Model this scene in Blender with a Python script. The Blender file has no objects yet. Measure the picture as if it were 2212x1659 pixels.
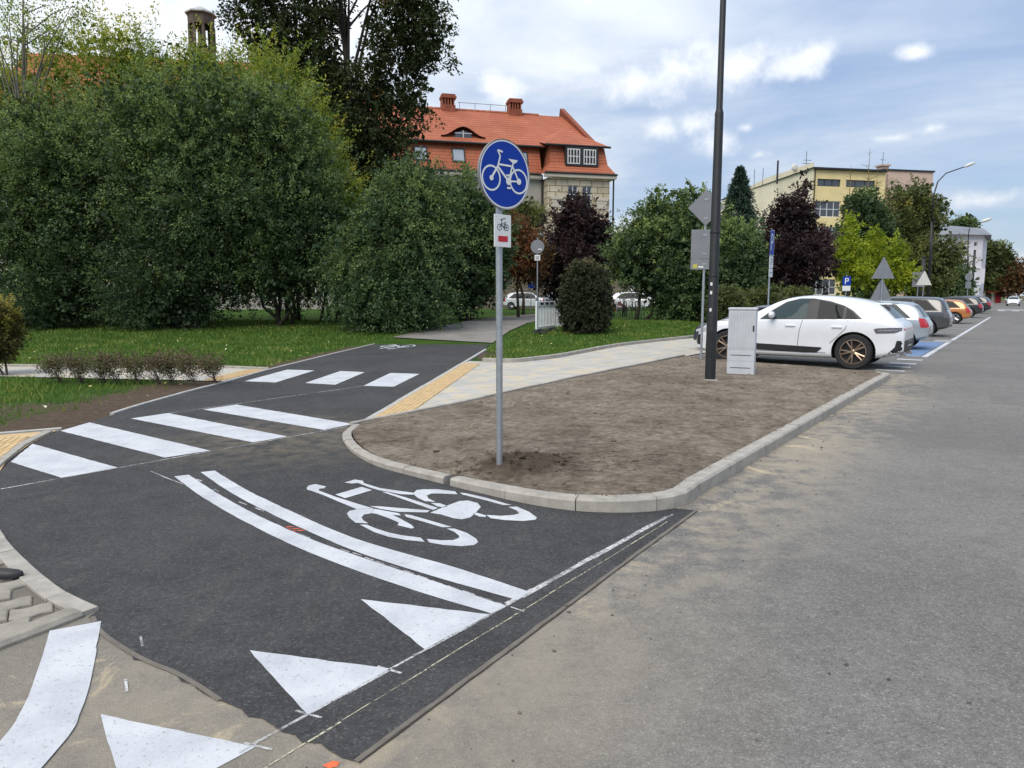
import bpy, bmesh, math, random
import numpy as np
from mathutils import Vector, Matrix, noise
from mathutils.geometry import delaunay_2d_cdt
from mathutils.bvhtree import BVHTree

# ------------------------------------------------------------------ camera, sky, sun, exposure
SC = bpy.context.scene
COL = SC.collection
R = math.radians
CAM_H = 1.7
PITCH = math.atan(192.5 / 1540.0)
cd = bpy.data.cameras.new('camera'); cam = bpy.data.objects.new('camera', cd); COL.objects.link(cam)
cd.sensor_width = 36.0; cd.lens = 36.0 * 1540.0 / 2212.0; cd.clip_start = 0.1; cd.clip_end = 3000
cam.location = (0, 0, CAM_H); cam.rotation_euler = (R(90) - PITCH, 0, 0)
SC.camera = cam
SUN_AZ, SUN_EL = R(-150), R(50)      # azimuth from +Y towards +X
sl = bpy.data.lights.new('sun', 'SUN'); so = bpy.data.objects.new('sun', sl); COL.objects.link(so)
sl.energy = 2.3; sl.angle = R(40); sl.color = (1.0, .91, .78)
sd = Vector((math.sin(SUN_AZ) * math.cos(SUN_EL), math.cos(SUN_AZ) * math.cos(SUN_EL), math.sin(SUN_EL)))
so.rotation_euler = sd.to_track_quat('Z', 'Y').to_euler()
so.location = (0, 0, 60)
SC.view_settings.view_transform = 'Standard'; SC.view_settings.look = 'None'
SC.view_settings.gamma = 1.0; SC.view_settings.use_curve_mapping = False
SC.view_settings.exposure = 0.24
SC.cycles.max_bounces = 6; SC.cycles.diffuse_bounces = 3; SC.cycles.glossy_bounces = 3
SC.cycles.transmission_bounces = 4; SC.cycles.transparent_max_bounces = 6

class NT:
    """small helper round a node tree"""
    def __init__(s, tree): s.t = tree; s.n = tree.nodes; s.l = tree.links
    def add(s, typ, **kw):
        nd = s.n.new(typ)
        for k, v in kw.items():
            if k.startswith('_'): setattr(nd, k[1:], v)
            else: s.put(nd, k, v)
        return nd
    def put(s, nd, k, v):
        i = int(k[1:]) if k[0] == 'i' and k[1:].isdigit() else k.replace('_', ' ')
        sk = nd.inputs[i]
        if isinstance(v, bpy.types.NodeSocket): s.l.new(v, sk)
        elif isinstance(v, bpy.types.Node): s.l.new(v.outputs[0], sk)
        else: sk.default_value = v
    def m(s, op, a, b=0.0, c=0.0, clamp=False):
        nd = s.n.new('ShaderNodeMath'); nd.operation = op; nd.use_clamp = clamp
        for i, v in enumerate((a, b, c)): s.put(nd, 'i%d' % i, v)
        return nd.outputs[0]
    def ramp(s, f, stops, interp='LINEAR'):
        nd = s.n.new('ShaderNodeValToRGB'); s.put(nd, 'i0', f); cr = nd.color_ramp; cr.interpolation = interp
        while len(cr.elements) < len(stops): cr.elements.new(1.0)
        for e, (p, c) in zip(cr.elements, stops):
            e.position = p; e.color = (c, c, c, 1) if isinstance(c, (int, float)) else (*c, 1)
        return nd.outputs[0]
    def mix(s, f, a, b, blend='MIX'):
        nd = s.n.new('ShaderNodeMix'); nd.data_type = 'RGBA'; nd.blend_type = blend
        s.put(nd, 'i0', f)
        for k, v in (('i6', a), ('i7', b)):
            s.put(nd, k, (*v, 1) if isinstance(v, tuple) and len(v) == 3 else v)
        return nd.outputs[2]
    def noise(s, vec, scale, detail=4.0, rough=.55, dist=0.0):
        nd = s.n.new('ShaderNodeTexNoise'); s.put(nd, 'Vector', vec)
        nd.inputs['Scale'].default_value = scale; nd.inputs['Detail'].default_value = detail
        nd.inputs['Roughness'].default_value = rough; nd.inputs['Distortion'].default_value = dist
        return nd.outputs[0]
    def maprange(s, v, a, b, c=0.0, d=1.0, smooth=True):
        nd = s.n.new('ShaderNodeMapRange'); nd.interpolation_type = 'SMOOTHSTEP' if smooth else 'LINEAR'
        s.put(nd, 'i0', v)
        for i, x in enumerate((a, b, c, d)): nd.inputs[i + 1].default_value = x
        return nd.outputs[0]
    def dot(s, v, d):
        nd = s.n.new('ShaderNodeVectorMath'); nd.operation = 'DOT_PRODUCT'; s.put(nd, 'i0', v); nd.inputs[1].default_value = d
        return nd.outputs['Value']
    def scalev(s, v, d):
        nd = s.n.new('ShaderNodeVectorMath'); nd.operation = 'MULTIPLY'; s.put(nd, 'i0', v); nd.inputs[1].default_value = d
        return nd.outputs[0]

def make_world():
    w = bpy.data.worlds.new('World'); SC.world = w; w.use_nodes = True
    t = NT(w.node_tree); t.n.clear()
    tc = t.add('ShaderNodeTexCoord'); d = tc.outputs['Generated']
    sky = t.add('ShaderNodeTexSky', _sky_type='NISHITA', _sun_disc=False, _sun_elevation=SUN_EL, _sun_rotation=SUN_AZ)
    sky.air_density = 1.0; sky.dust_density = .6; sky.ozone_density = 2.0
    skyc = t.mix(1.0, sky.outputs[0], (0.082, 0.088, 0.098), 'MULTIPLY')
    sx = t.add('ShaderNodeSeparateXYZ', Vector=d)
    x, y, z = sx.outputs
    # veil of high cloud: direction projected on a flat layer overhead, long soft bands
    zz = t.m('MAXIMUM', z, 0.02)
    den = t.m('ADD', zz, .16)
    cv = t.add('ShaderNodeCombineXYZ', X=t.m('DIVIDE', x, den), Y=t.m('DIVIDE', y, den), Z=0.0).outputs[0]
    rot = t.add('ShaderNodeVectorRotate', _rotation_type='Z_AXIS', Vector=cv, Angle=R(25)).outputs[0]
    n1 = t.noise(t.scalev(rot, (.55, .9, 1)), 1.15, 6, .54, .5)
    n2 = t.noise(t.scalev(rot, (.6, .8, 1)), 2.8, 5, .58, .4)
    veil = t.m('ADD', t.m('MULTIPLY', n1, .72), t.m('MULTIPLY', n2, .28))
    glow = t.maprange(t.dot(d, (-.55, .62, .56)), .45, .99, 0, 1)         # a thicker, brighter bank of cloud ahead to the left
    veil = t.m('ADD', veil, t.m('MULTIPLY', glow, .22))
    vm = t.maprange(veil, .34, .70, .42, .97)
    vcol = t.ramp(veil, [(.34, (.36, .45, .61)), (.52, (.49, .57, .70)), (.66, (.66, .71, .78)), (.82, (.84, .85, .86))])
    base = t.mix(vm, skyc, vcol)
    # cumulus: patches by azimuth and elevation with ragged noise edges
    az = t.m('ARCTAN2', x, y); el = t.m('ARCSINE', z)
    fine = t.noise(d, 22.0, 7, .6)
    mid = t.noise(d, 8.0, 4, .55)
    total = None
    def px(X, Y):
        a = (X - 1106) / 1540; b = (829.5 - Y) / 1540
        v = Vector((a, math.cos(PITCH) + math.sin(PITCH) * b, -math.sin(PITCH) + math.cos(PITCH) * b)).normalized()
        return math.atan2(v.x, v.y), math.asin(v.z)
    blobs = [(1270, 150, 85, 50), (1370, 175, 100, 55), (1480, 150, 110, 58), (1590, 145, 110, 55), (1700, 145, 90, 42), (1770, 118, 60, 34),
             (1420, 280, 70, 30), (1510, 265, 62, 36), (1545, 310, 60, 50), (1610, 275, 26, 14), (1640, 335, 34, 16), (1930, 298, 55, 14), (2010, 278, 50, 18),
             (1985, 112, 40, 18), (1080, 190, 70, 40), (2140, 430, 120, 28), (2180, 560, 90, 30),
             (760, 90, 130, 160), (300, 30, 320, 120), (2420, 260, 160, 40), (-400, 200, 240, 90), (2800, 150, 200, 60)]
    for (bx, by, rx, ry) in blobs:
        a0, e0 = px(bx, by)
        k = math.cos(e0)
        da = t.m('MULTIPLY', t.m('SUBTRACT', az, a0), 1540 / rx * k)
        de = t.m('MULTIPLY', t.m('SUBTRACT', el, e0), 1540 / ry)
        q = t.m('SUBTRACT', 1.0, t.m('SQRT', t.m('ADD', t.m('MULTIPLY', da, da), t.m('MULTIPLY', de, de))))
        total = q if total is None else t.m('SMOOTH_MAX', total, q, .25)
    rag = t.m('ADD', total, t.m('ADD', t.m('MULTIPLY', t.m('SUBTRACT', fine, .5), 1.9), t.m('MULTIPLY', t.m('SUBTRACT', mid, .5), 1.5)))
    cm = t.maprange(rag, .0, 1.0, 0, .80)
    ccol = t.ramp(t.m('ADD', t.m('MULTIPLY', fine, .6), t.m('MULTIPLY', rag, .4)), [(.2, (.54, .62, .76)), (.5, (.74, .78, .84)), (.8, (.86, .87, .90))])
    col = t.mix(cm, base, ccol)
    zen = t.m('ADD', .90, t.m('MULTIPLY', t.m('MAXIMUM', z, 0.0), .85))      # overcast skies brighten towards the zenith
    col = t.mix(1.0, col, t.add('ShaderNodeCombineColor', Red=zen, Green=zen, Blue=zen).outputs[0], 'MULTIPLY')
    bg = t.add('ShaderNodeBackground', Color=col, Strength=1.0)
    out = t.add('ShaderNodeOutputWorld'); t.l.new(bg.outputs[0], out.inputs[0])
    return bg
WORLD_BG = make_world()

# ------------------------------------------------------------------ helpers
def pt(px, py, Y):
    """point at distance Y ahead that lies on the sight line (px, py) of the 2212 x 1659 survey picture"""
    a = (px - 1106) / 1540; b = (829.5 - py) / 1540
    ry = math.cos(PITCH) + math.sin(PITCH) * b; rz = -math.sin(PITCH) + math.cos(PITCH) * b
    t = Y / ry
    return Vector((a * t, Y, CAM_H + rz * t))
U = Vector((.5826, .8128, 0)); N = Vector((-.8128, .5826, 0)); P0 = 2.239
def RD(s, p, z=0.0): v = U * s + N * (p + P0); return Vector((v.x, v.y, z))
ROAD_ROT = math.atan2(U.y, U.x)
def road_p(x, y): return x * N.x + y * N.y - P0
def sstep(a, b, x):
    t = np.clip((x - a) / (b - a), 0, 1); return t * t * (3 - 2 * t)
def rise(x, y):
    x = np.asarray(x, float); y = np.asarray(y, float)
    return np.clip(.05 * (y - 24), 0, .45) * sstep(7, 12, road_p(x, y))
def gz(x, y): return float(rise(x, y))

class MB:
    def __init__(s): s.v = []; s.f = []
    def add(s, vs, fs):
        b = len(s.v); s.v += [tuple(v) for v in vs]; s.f += [tuple(i + b for i in f) for f in fs]; return s
    def box(s, x0, x1, y0, y1, z0, z1, bev=0.0):
        if bev <= 0:
            return s.add([(x0, y0, z0), (x1, y0, z0), (x1, y1, z0), (x0, y1, z0), (x0, y0, z1), (x1, y0, z1), (x1, y1, z1), (x0, y1, z1)],
                         [(3, 2, 1, 0), (4, 5, 6, 7), (0, 1, 5, 4), (1, 2, 6, 5), (2, 3, 7, 6), (3, 0, 4, 7)])
        b = bev
        o = [(x0 + b, y0), (x1 - b, y0), (x1, y0 + b), (x1, y1 - b), (x1 - b, y1), (x0 + b, y1), (x0, y1 - b), (x0, y0 + b)]
        cx, cy = (x0 + x1) / 2, (y0 + y1) / 2
        ins = [(max(min(x, x1 - b), x0 + b), max(min(y, y1 - b), y0 + b)) for x, y in o]
        vs = [(x, y, z0) for x, y in o] + [(x, y, z1 - b) for x, y in o] + [(x, y, z1) for x, y in ins]
        fs = [tuple(range(7, -1, -1))] + [(i, (i + 1) % 8, 8 + (i + 1) % 8, 8 + i) for i in range(8)] + [(8 + i, 8 + (i + 1) % 8, 16 + (i + 1) % 8, 16 + i) for i in range(8)] + [tuple(range(16, 24))]
        return s.add(vs, fs)
    def prism(s, poly, z0, z1, axis='z'):
        n = len(poly)
        def P(a, b, c): return (a, b, c) if axis == 'z' else ((a, c, b) if axis == 'y' else (c, a, b))
        vs = [P(a, b, z0) for a, b in poly] + [P(a, b, z1) for a, b in poly]
        return s.add(vs, [tuple(range(n - 1, -1, -1)), tuple(range(n, 2 * n))] + [(i, (i + 1) % n, n + (i + 1) % n, n + i) for i in range(n)])
    def tube(s, pts, r, n=8, cap=True):
        pts = [Vector(p) for p in pts]
        rs = r if isinstance(r, (list, tuple)) else [r] * len(pts)
        b = len(s.v); prev = None
        for i, p in enumerate(pts):
            d = (pts[min(i + 1, len(pts) - 1)] - pts[max(i - 1, 0)])
            d = d.normalized() if d.length > 1e-9 else Vector((0, 0, 1))
            if prev is None:
                u = d.cross(Vector((0, 0, 1)))
                if u.length < 1e-3: u = d.cross(Vector((1, 0, 0)))
            else: u = prev - d * prev.dot(d)
            u.normalize(); prev = u; w = d.cross(u)
            for k in range(n):
                a = 2 * math.pi * k / n
                s.v.append(tuple(p + (u * math.cos(a) + w * math.sin(a)) * rs[i]))
        for i in range(len(pts) - 1):
            for k in range(n):
                s.f.append((b + i * n + k, b + i * n + (k + 1) % n, b + (i + 1) * n + (k + 1) % n, b + (i + 1) * n + k))
        if cap:
            s.f.append(tuple(b + k for k in range(n - 1, -1, -1))); s.f.append(tuple(b + (len(pts) - 1) * n + k for k in range(n)))
        return s
    def lathe(s, prof, n=24, axis='z', c=(0, 0, 0), close=False):
        b = len(s.v); m = len(prof)
        for k in range(n):
            a = 2 * math.pi * k / n; ca, sa = math.cos(a), math.sin(a)
            for r, h in prof:
                v = (r * ca, r * sa, h) if axis == 'z' else ((r * ca, h, r * sa) if axis == 'y' else (h, r * ca, r * sa))
                s.v.append((v[0] + c[0], v[1] + c[1], v[2] + c[2]))
        for k in range(n):
            k2 = (k + 1) % n
            for i in range(m - (0 if close else 1)):
                j = (i + 1) % m
                s.f.append((b + k * m + i, b + k2 * m + i, b + k2 * m + j, b + k * m + j))
        return s
    def quad(s, a, b, c, d): return s.add([a, b, c, d], [(0, 1, 2, 3)])
    def mesh(s, name, mat, smooth=False, ang=None):
        me = bpy.data.meshes.new(name); me.from_pydata(s.v, [], s.f); me.update()
        if mat: me.materials.append(mat)
        if smooth:
            for p in me.polygons: p.use_smooth = True
            if ang: me.set_sharp_from_angle(angle=R(ang))
        return me
    def build(s, name, mat, parent=None, smooth=False, ang=None, **tags):
        return link(name, s.mesh(name, mat, smooth, ang), parent, **tags)
    def xf(s, M): s.v = [tuple(M @ Vector(v)) for v in s.v]; return s

def link(name, me, parent=None, **tags):
    o = bpy.data.objects.new(name, me); COL.objects.link(o)
    if parent: o.parent = parent
    for k, v in tags.items():
        if v is not None: o[k] = v
    return o
def thing(name, label, category, loc=(0, 0, 0), rotz=0.0, group=None):
    o = link(name, None, label=label, category=category, group=group)
    o.location = loc; o.rotation_euler = (0, 0, rotz); o.empty_display_size = .3
    return o
def children(o): return [c for c in bpy.data.objects if c.parent == o]
_kids = {}
def dup(o, parent=None, **tags):
    """copy a thing with its parts and sub-parts, sharing mesh data"""
    c = o.copy(); COL.objects.link(c); c.parent = parent
    for k, v in tags.items(): c[k] = v
    for ch in list(o.children): dup(ch, c)
    return c
def tri_poly(poly, step=None, holes=()):
    """triangulate a polygon, with interior grid points if step is given -> verts, tris"""
    pts = [Vector(p) for p in poly]; n = len(pts)
    edges = [(i, (i + 1) % n) for i in range(n)]
    if step:
        P = np.array(poly, float)
        xs = np.arange(P[:, 0].min() + step / 2, P[:, 0].max(), step); ys = np.arange(P[:, 1].min() + step / 2, P[:, 1].max(), step)
        X, Y = np.meshgrid(xs, ys); X = X + (np.indices(X.shape)[0] % 2) * step * .5
        q = np.column_stack([X.ravel(), Y.ravel()])
        q = q[inside(q, P)]
        # keep clear of the border
        d = poly_dist(q, P); q = q[d > step * .45]
        pts += [Vector(p) for p in q]
    vo, eo, fo, _, _, _ = delaunay_2d_cdt(pts, edges, [list(range(n))], 1, 1e-5)
    return [tuple(v) for v in vo], [tuple(f) for f in fo]
def inside(q, P):
    r = np.zeros(len(q), bool); n = len(P); j = n - 1
    for i in range(n):
        xi, yi = P[i]; xj, yj = P[j]
        c = ((yi > q[:, 1]) != (yj > q[:, 1])) & (q[:, 0] < (xj - xi) * (q[:, 1] - yi) / (yj - yi + 1e-12) + xi)
        r ^= c; j = i
    return r
def poly_dist(q, P, closed=True):
    d = np.full(len(q), 1e9); n = len(P)
    for i in range(n if closed else n - 1):
        a = P[i]; b = P[(i + 1) % n]; ab = b - a
        t = np.clip(((q - a) @ ab) / (ab @ ab + 1e-12), 0, 1)
        d = np.minimum(d, np.hypot(*(q - a - t[:, None] * ab).T))
    return d
def smooth_line(pts, n=6, closed=False):
    """Catmull-Rom through points"""
    P = [np.array(p, float) for p in pts]; out = []
    m = len(P)
    for i in range(m if closed else m - 1):
        if closed: a, b, c, d = P[(i - 1) % m], P[i], P[(i + 1) % m], P[(i + 2) % m]
        else: a, b, c, d = P[max(i - 1, 0)], P[i], P[i + 1], P[min(i + 2, m - 1)]
        for k in range(n):
            t = k / n
            out.append(.5 * ((2 * b) + (c - a) * t + (2 * a - 5 * b + 4 * c - d) * t * t + (3 * b - a - 3 * c + d) * t ** 3))
    if not closed: out.append(P[-1])
    return out
def sheet(name, poly, z, mat, parent=None, step=None, fz=None, **tags):
    vs, fs = tri_poly(poly, step)
    me = bpy.data.meshes.new(name)
    me.from_pydata([(v[0], v[1], (z + (fz(v[0], v[1]) if fz else 0))) for v in vs], [], fs); me.update()
    if me.polygons and me.polygons[0].normal.z < 0: me.flip_normals()
    me.materials.append(mat)
    return link(name, me, parent, **tags)

# ------------------------------------------------------------------ materials
def newmat(name):
    m = bpy.data.materials.new(name); m.use_nodes = True; t = NT(m.node_tree); t.n.clear()
    out = t.add('ShaderNodeOutputMaterial'); b = t.add('ShaderNodeBsdfPrincipled'); t.l.new(b.outputs[0], out.inputs[0])
    return m, t, b, out
_mc = {}
def plain(name, col, rough=.6, metal=0.0, var=.12, scale=6.0, bump=0.0, bscale=60.0, coat=0.0, coords='pos', spec=.5):
    """base colour with soft noise variation and optional fine relief"""
    if name in _mc: return _mc[name]
    m, t, b, out = newmat(name)
    pos = t.add('ShaderNodeNewGeometry').outputs['Position'] if coords == 'pos' else t.add('ShaderNodeTexCoord').outputs['Object']
    f = t.noise(pos, scale, 5, .6)
    lo = tuple(c * (1 - var) for c in col); hi = tuple(min(1, c * (1 + var)) for c in col)
    t.put(b, 'Base Color', t.ramp(f, [(.3, lo), (.7, hi)]))
    b.inputs['Roughness'].default_value = rough; b.inputs['Metallic'].default_value = metal
    b.inputs['Coat Weight'].default_value = coat; b.inputs['Coat Roughness'].default_value = .05
    b.inputs['Specular IOR Level'].default_value = spec
    if bump:
        bp = t.add('ShaderNodeBump', Strength=bump, Distance=.01, Height=t.noise(pos, bscale, 4, .6)); t.put(b, 'Normal', bp)
    _mc[name] = m; return m
def glassy(name, col=(.02, .025, .03), rough=.04, spec=.9):
    if name in _mc: return _mc[name]
    m, t, b, out = newmat(name)
    t.put(b, 'Base Color', (*col, 1)); b.inputs['Roughness'].default_value = rough; b.inputs['Specular IOR Level'].default_value = spec
    _mc[name] = m; return m
def asphalt(name, dark, light, speck, sand=None, speck_scale=95.0, patch=.5):
    m, t, b, out = newmat(name)
    pos = t.add('ShaderNodeNewGeometry').outputs['Position']
    vo = t.add('ShaderNodeTexVoronoi', Vector=pos, Scale=speck_scale); vo.feature = 'F1'
    rnd = t.add('ShaderNodeSeparateColor', Color=vo.outputs['Color']).outputs[0]
    big = t.noise(pos, patch, 5, .62, .4); mid = t.noise(pos, 4.5, 5, .65); fin = t.noise(pos, 160.0, 3, .6)
    basec = t.mix(t.maprange(t.m('ADD', t.m('MULTIPLY', big, .6), t.m('MULTIPLY', mid, .4)), .36, .64), dark, light)
    basec = t.mix(t.m('MULTIPLY', t.maprange(rnd, .80, .97), .38), basec, speck)
    basec = t.mix(t.m('MULTIPLY', t.maprange(rnd, .22, .05), .4), basec, tuple(c * .38 for c in dark))
    basec = t.mix(1.0, basec, t.ramp(fin, [(.3, .72), (.7, 1.25)]), 'MULTIPLY')
    g28 = t.noise(pos, 26.0, 4, .7)
    basec = t.mix(1.0, basec, t.ramp(g28, [(.3, .80), (.7, 1.18)]), 'MULTIPLY')
    v2_ = t.add('ShaderNodeTexVoronoi', Vector=pos, Scale=17.0); r2 = t.add('ShaderNodeSeparateColor', Color=v2_.outputs['Color'])
    fl = t.m('MULTIPLY', t.maprange(v2_.outputs['Distance'], .16, .10), t.maprange(r2.outputs[0], .86, .90))
    basec = t.mix(t.m('MULTIPLY', fl, .55), basec, t.mix(t.maprange(r2.outputs[1], .45, .55), tuple(c * .35 for c in dark), speck))
    if sand: basec = sand(t, pos, basec, big, mid)
    t.put(b, 'Base Color', basec); b.inputs['Roughness'].default_value = .88; b.inputs['Specular IOR Level'].default_value = .3
    h = t.m('ADD', t.m('MULTIPLY', vo.outputs['Distance'], .5), t.m('MULTIPLY', fin, .5))
    bp = t.add('ShaderNodeBump', Strength=.55, Distance=.008, Height=h); t.put(b, 'Normal', bp)
    return m
def road_sand(t, pos, c, big, mid):
    p = t.m('SUBTRACT', t.dot(pos, tuple(N)), P0)
    s = t.dot(pos, tuple(U))
    edge = t.m('MULTIPLY', t.maprange(p, -1.5, -.25), t.maprange(p, 1.3, .9))
    near = t.maprange(s, 3.0, 5.0, .55, 1.0)
    far = t.m('MULTIPLY', t.maprange(s, 18.5, 15.5), near)
    n = t.m('ADD', t.m('MULTIPLY', mid, .65), t.m('MULTIPLY', big, .5))
    m1 = t.m('MULTIPLY', t.m('MULTIPLY', edge, far), t.maprange(n, .46, .66))
    c = t.mix(t.m('MULTIPLY', m1, .7), c, (.37, .315, .23))
    blot = t.m('MULTIPLY', t.maprange(t.noise(pos, 1.6, 6, .75, .8), .53, .62), t.m('MULTIPLY', t.maprange(p, -.65, -.05), t.maprange(s, 19, 17)))
    c = t.mix(t.m('MULTIPLY', blot, .85), c, (.56, .46, .29))
    # worn wheel tracks and old tar seams
    tr = t.noise(t.scalev(pos, (1, 1, 0)), .9, 6, .7, 1.2)
    seam = t.m('SUBTRACT', 1.0, t.maprange(t.m('ABSOLUTE', t.m('SUBTRACT', tr, .5)), .0, .006))
    seam = t.m('MULTIPLY', seam, t.maprange(big, .52, .6))
    c = t.mix(t.m('MULTIPLY', seam, .35), c, (.045, .043, .04))
    dirt = t.m('MULTIPLY', t.maprange(s, 4.2, 2.2), t.maprange(p, -1.9, -.6))
    c = t.mix(t.m('MULTIPLY', dirt, .45), c, (.27, .235, .18))
    return c
def path_dust(t, pos, c, big, mid):
    d = t.add('ShaderNodeVectorMath', _operation='DISTANCE', i0=pos, i1=(-2.6, 8.5, 0)).outputs['Value']
    f = t.m('MULTIPLY', t.maprange(d, 2.2, .3), t.maprange(mid, .36, .62))
    c = t.mix(t.m('MULTIPLY', f, .5), c, (.20, .165, .11))
    f2 = t.m('MULTIPLY', t.maprange(t.noise(t.scalev(pos, (2.2, .7, 1)), 2.3, 6, .7), .55, .72), .22)
    return t.mix(f2, c, (.17, .155, .135))
M_ROAD = asphalt('old_asphalt', (.150, .143, .131), (.208, .198, .181), (.38, .36, .325), road_sand, 130.0, .42)
M_PATH = asphalt('fresh_asphalt', (.040, .040, .041), (.064, .063, .062), (.15, .145, .14), path_dust, 105.0, .7)
def ground_mat():
    m, t, b, out = newmat('lawn_and_soil')
    pos = t.add('ShaderNodeNewGeometry').outputs['Position']
    at = t.add('ShaderNodeAttribute', _attribute_name='soil').outputs['Fac']
    n1 = t.noise(pos, 1.3, 6, .65); n2 = t.noise(pos, 9.0, 5, .7); n3 = t.noise(pos, 45.0, 4, .7)
    g = t.ramp(t.m('ADD', t.m('MULTIPLY', n1, .55), t.m('MULTIPLY', n3, .45)), [(.3, (.022, .056, .008)), (.5, (.050, .105, .014)), (.72, (.10, .145, .026))])
    s = t.ramp(t.m('ADD', t.m('MULTIPLY', n2, .5), t.m('MULTIPLY', n3, .5)), [(.3, (.055, .038, .026)), (.52, (.135, .098, .068)), (.75, (.24, .185, .135))])
    f = t.maprange(t.m('ADD', at, t.m('MULTIPLY', t.m('SUBTRACT', t.m('ADD', t.m('MULTIPLY', n1, .4), t.m('MULTIPLY', n2, .6)), .5), 1.5)), .36, .62)
    t.put(b, 'Base Color', t.mix(f, g, s)); b.inputs['Roughness'].default_value = .95; b.inputs['Specular IOR Level'].default_value = .15
    t.put(b, 'Normal', t.add('ShaderNodeBump', Strength=.9, Distance=.05, Height=t.m('ADD', n3, n2)))
    return m
M_GROUND = ground_mat()
def soil_mat(name, a, bq, c):
    m, t, b, out = newmat(name)
    pos = t.add('ShaderNodeNewGeometry').outputs['Position']
    n0 = t.noise(pos, .55, 4, .6); n1 = t.noise(pos, 3.0, 6, .7, .5); n2 = t.noise(t.scalev(pos, (.9, 1.25, 1)), 13.0, 7, .78)
    f = t.m('ADD', t.m('ADD', t.m('MULTIPLY', n1, .32), t.m('MULTIPLY', n2, .5)), t.m('MULTIPLY', n0, .18))
    colr = t.ramp(f, [(.40, a), (.5, bq), (.60, c)])
    dd = t.add('ShaderNodeVectorMath', _operation='DISTANCE', i0=pos, i1=(.15, 6.55, .1)).outputs['Value']
    damp = t.m('MULTIPLY', t.maprange(t.m('ADD', dd, t.m('MULTIPLY', n1, .9)), 1.25, .65), .75)    # freshly dug damp earth round the post
    colr = t.mix(damp, colr, (.060, .042, .029))
    t.put(b, 'Base Color', colr); b.inputs['Roughness'].default_value = .97; b.inputs['Specular IOR Level'].default_value = .1
    t.put(b, 'Normal', t.add('ShaderNodeBump', Strength=1.0, Distance=.035, Height=t.m('ADD', n2, t.m('MULTIPLY', t.noise(pos, 70, 3, .7), .4))))
    return m
M_SOIL = soil_mat('bare_soil', (.095, .073, .054), (.220, .180, .138), (.365, .312, .245))
def paint_mat():
    m, t, b, out = newmat('white_road_paint')
    pos = t.add('ShaderNodeNewGeometry').outputs['Position']
    n = t.noise(pos, 130.0, 3, .7); n1 = t.noise(pos, 3.0, 5, .65)
    c = t.ramp(n1, [(.3, (.44, .455, .48)), (.6, (.575, .59, .605))])
    c = t.mix(t.m('MULTIPLY', t.maprange(t.noise(pos, 48.0, 4, .8), .42, .30), .75), c, (.15, .145, .14))
    wear = t.m('MULTIPLY', t.maprange(t.noise(t.scalev(pos, (1, 1, 1)), 2.2, 6, .75, .7), .58, .74), t.maprange(t.noise(pos, 55.0, 3, .7), .42, .6))
    c = t.mix(t.m('MULTIPLY', wear, .6), c, (.20, .19, .18))
    t.put(b, 'Base Color', c); b.inputs['Roughness'].default_value = .75
    t.put(b, 'Normal', t.add('ShaderNodeBump', Strength=.4, Distance=.006, Height=n))
    return m
M_PAINT = paint_mat()
def chalk(name, col, lo, hi):
    m, t, b, out = newmat(name)
    pos = t.add('ShaderNodeNewGeometry').outputs['Position']
    t.put(b, 'Base Color', (*col, 1)); b.inputs['Roughness'].default_value = .95
    a = t.m('MULTIPLY', t.maprange(t.noise(pos, 38.0, 4, .75), lo, hi), t.maprange(t.noise(pos, 5.0, 3, .6), .30, .55, .35, 1.0))
    tr = t.add('ShaderNodeBsdfTransparent'); ms = t.add('ShaderNodeMixShader', Fac=a)
    t.l.new(tr.outputs[0], ms.inputs[1]); t.l.new(b.outputs[0], ms.inputs[2]); t.l.new(ms.outputs[0], out.inputs[0])
    return m
M_CHALK = chalk('thin_chalk_line', (.55, .55, .54), .30, .58)
M_CHALKY = chalk('yellow_chalk_line', (.58, .54, .38), .34, .62)
M_BLUEPAINT = plain('blue_bay_paint', (.13, .21, .36), .8, var=.25, scale=5)
M_CONC = plain('concrete_kerb', (.36, .335, .29), .9, var=.22, scale=7, bump=.4, bscale=120)
M_CONC2 = plain('pale_concrete', (.43, .42, .385), .9, var=.16, scale=9, bump=.3, bscale=120)
M_TACT = plain('yellow_tactile_concrete', (.56, .395, .20), .9, var=.18, scale=8, bump=.25, bscale=120)
M_PAVER = plain('grey_paver', (.29, .265, .22), .92, var=.2, scale=9, bump=.4, bscale=100)
M_SEAM = plain('brown_bitumen_seam', (.150, .132, .108), .95, var=.2, scale=10, bump=.3, bscale=90)
M_ORANGE = plain('orange_marking_spray', (.75, .14, .05), .8, var=.2, scale=30)
def slab_mat():
    m, t, b, out = newmat('sandy_concrete_slabs')
    pos = t.add('ShaderNodeNewGeometry').outputs['Position']
    ro = t.add('ShaderNodeVectorRotate', _rotation_type='Z_AXIS', Vector=pos, Angle=-ROAD_ROT).outputs[0]
    br = t.add('ShaderNodeTexBrick', Vector=ro, Scale=1.0); br.offset = .5
    br.inputs['Mortar Size'].default_value = .008; br.inputs['Brick Width'].default_value = .5; br.inputs['Row Height'].default_value = .5
    br.inputs['Color1'].default_value = (.40, .39, .355, 1); br.inputs['Color2'].default_value = (.46, .445, .41, 1); br.inputs['Mortar'].default_value = (.25, .22, .17, 1)
    n = t.noise(pos, 1.7, 6, .72, .6)
    c = t.mix(t.m('MULTIPLY', t.maprange(n, .46, .62), .8), br.outputs[0], (.56, .47, .31))
    t.put(b, 'Base Color', c); b.inputs['Roughness'].default_value = .95
    t.put(b, 'Normal', t.add('ShaderNodeBump', Strength=.3, Distance=.01, Height=t.noise(pos, 60, 4, .7)))
    return m
M_SLAB = slab_mat()
M_GRAVEL = asphalt('grey_gravel', (.21, .195, .17), (.29, .27, .24), (.42, .40, .36), None, 60.0, .8)
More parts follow.
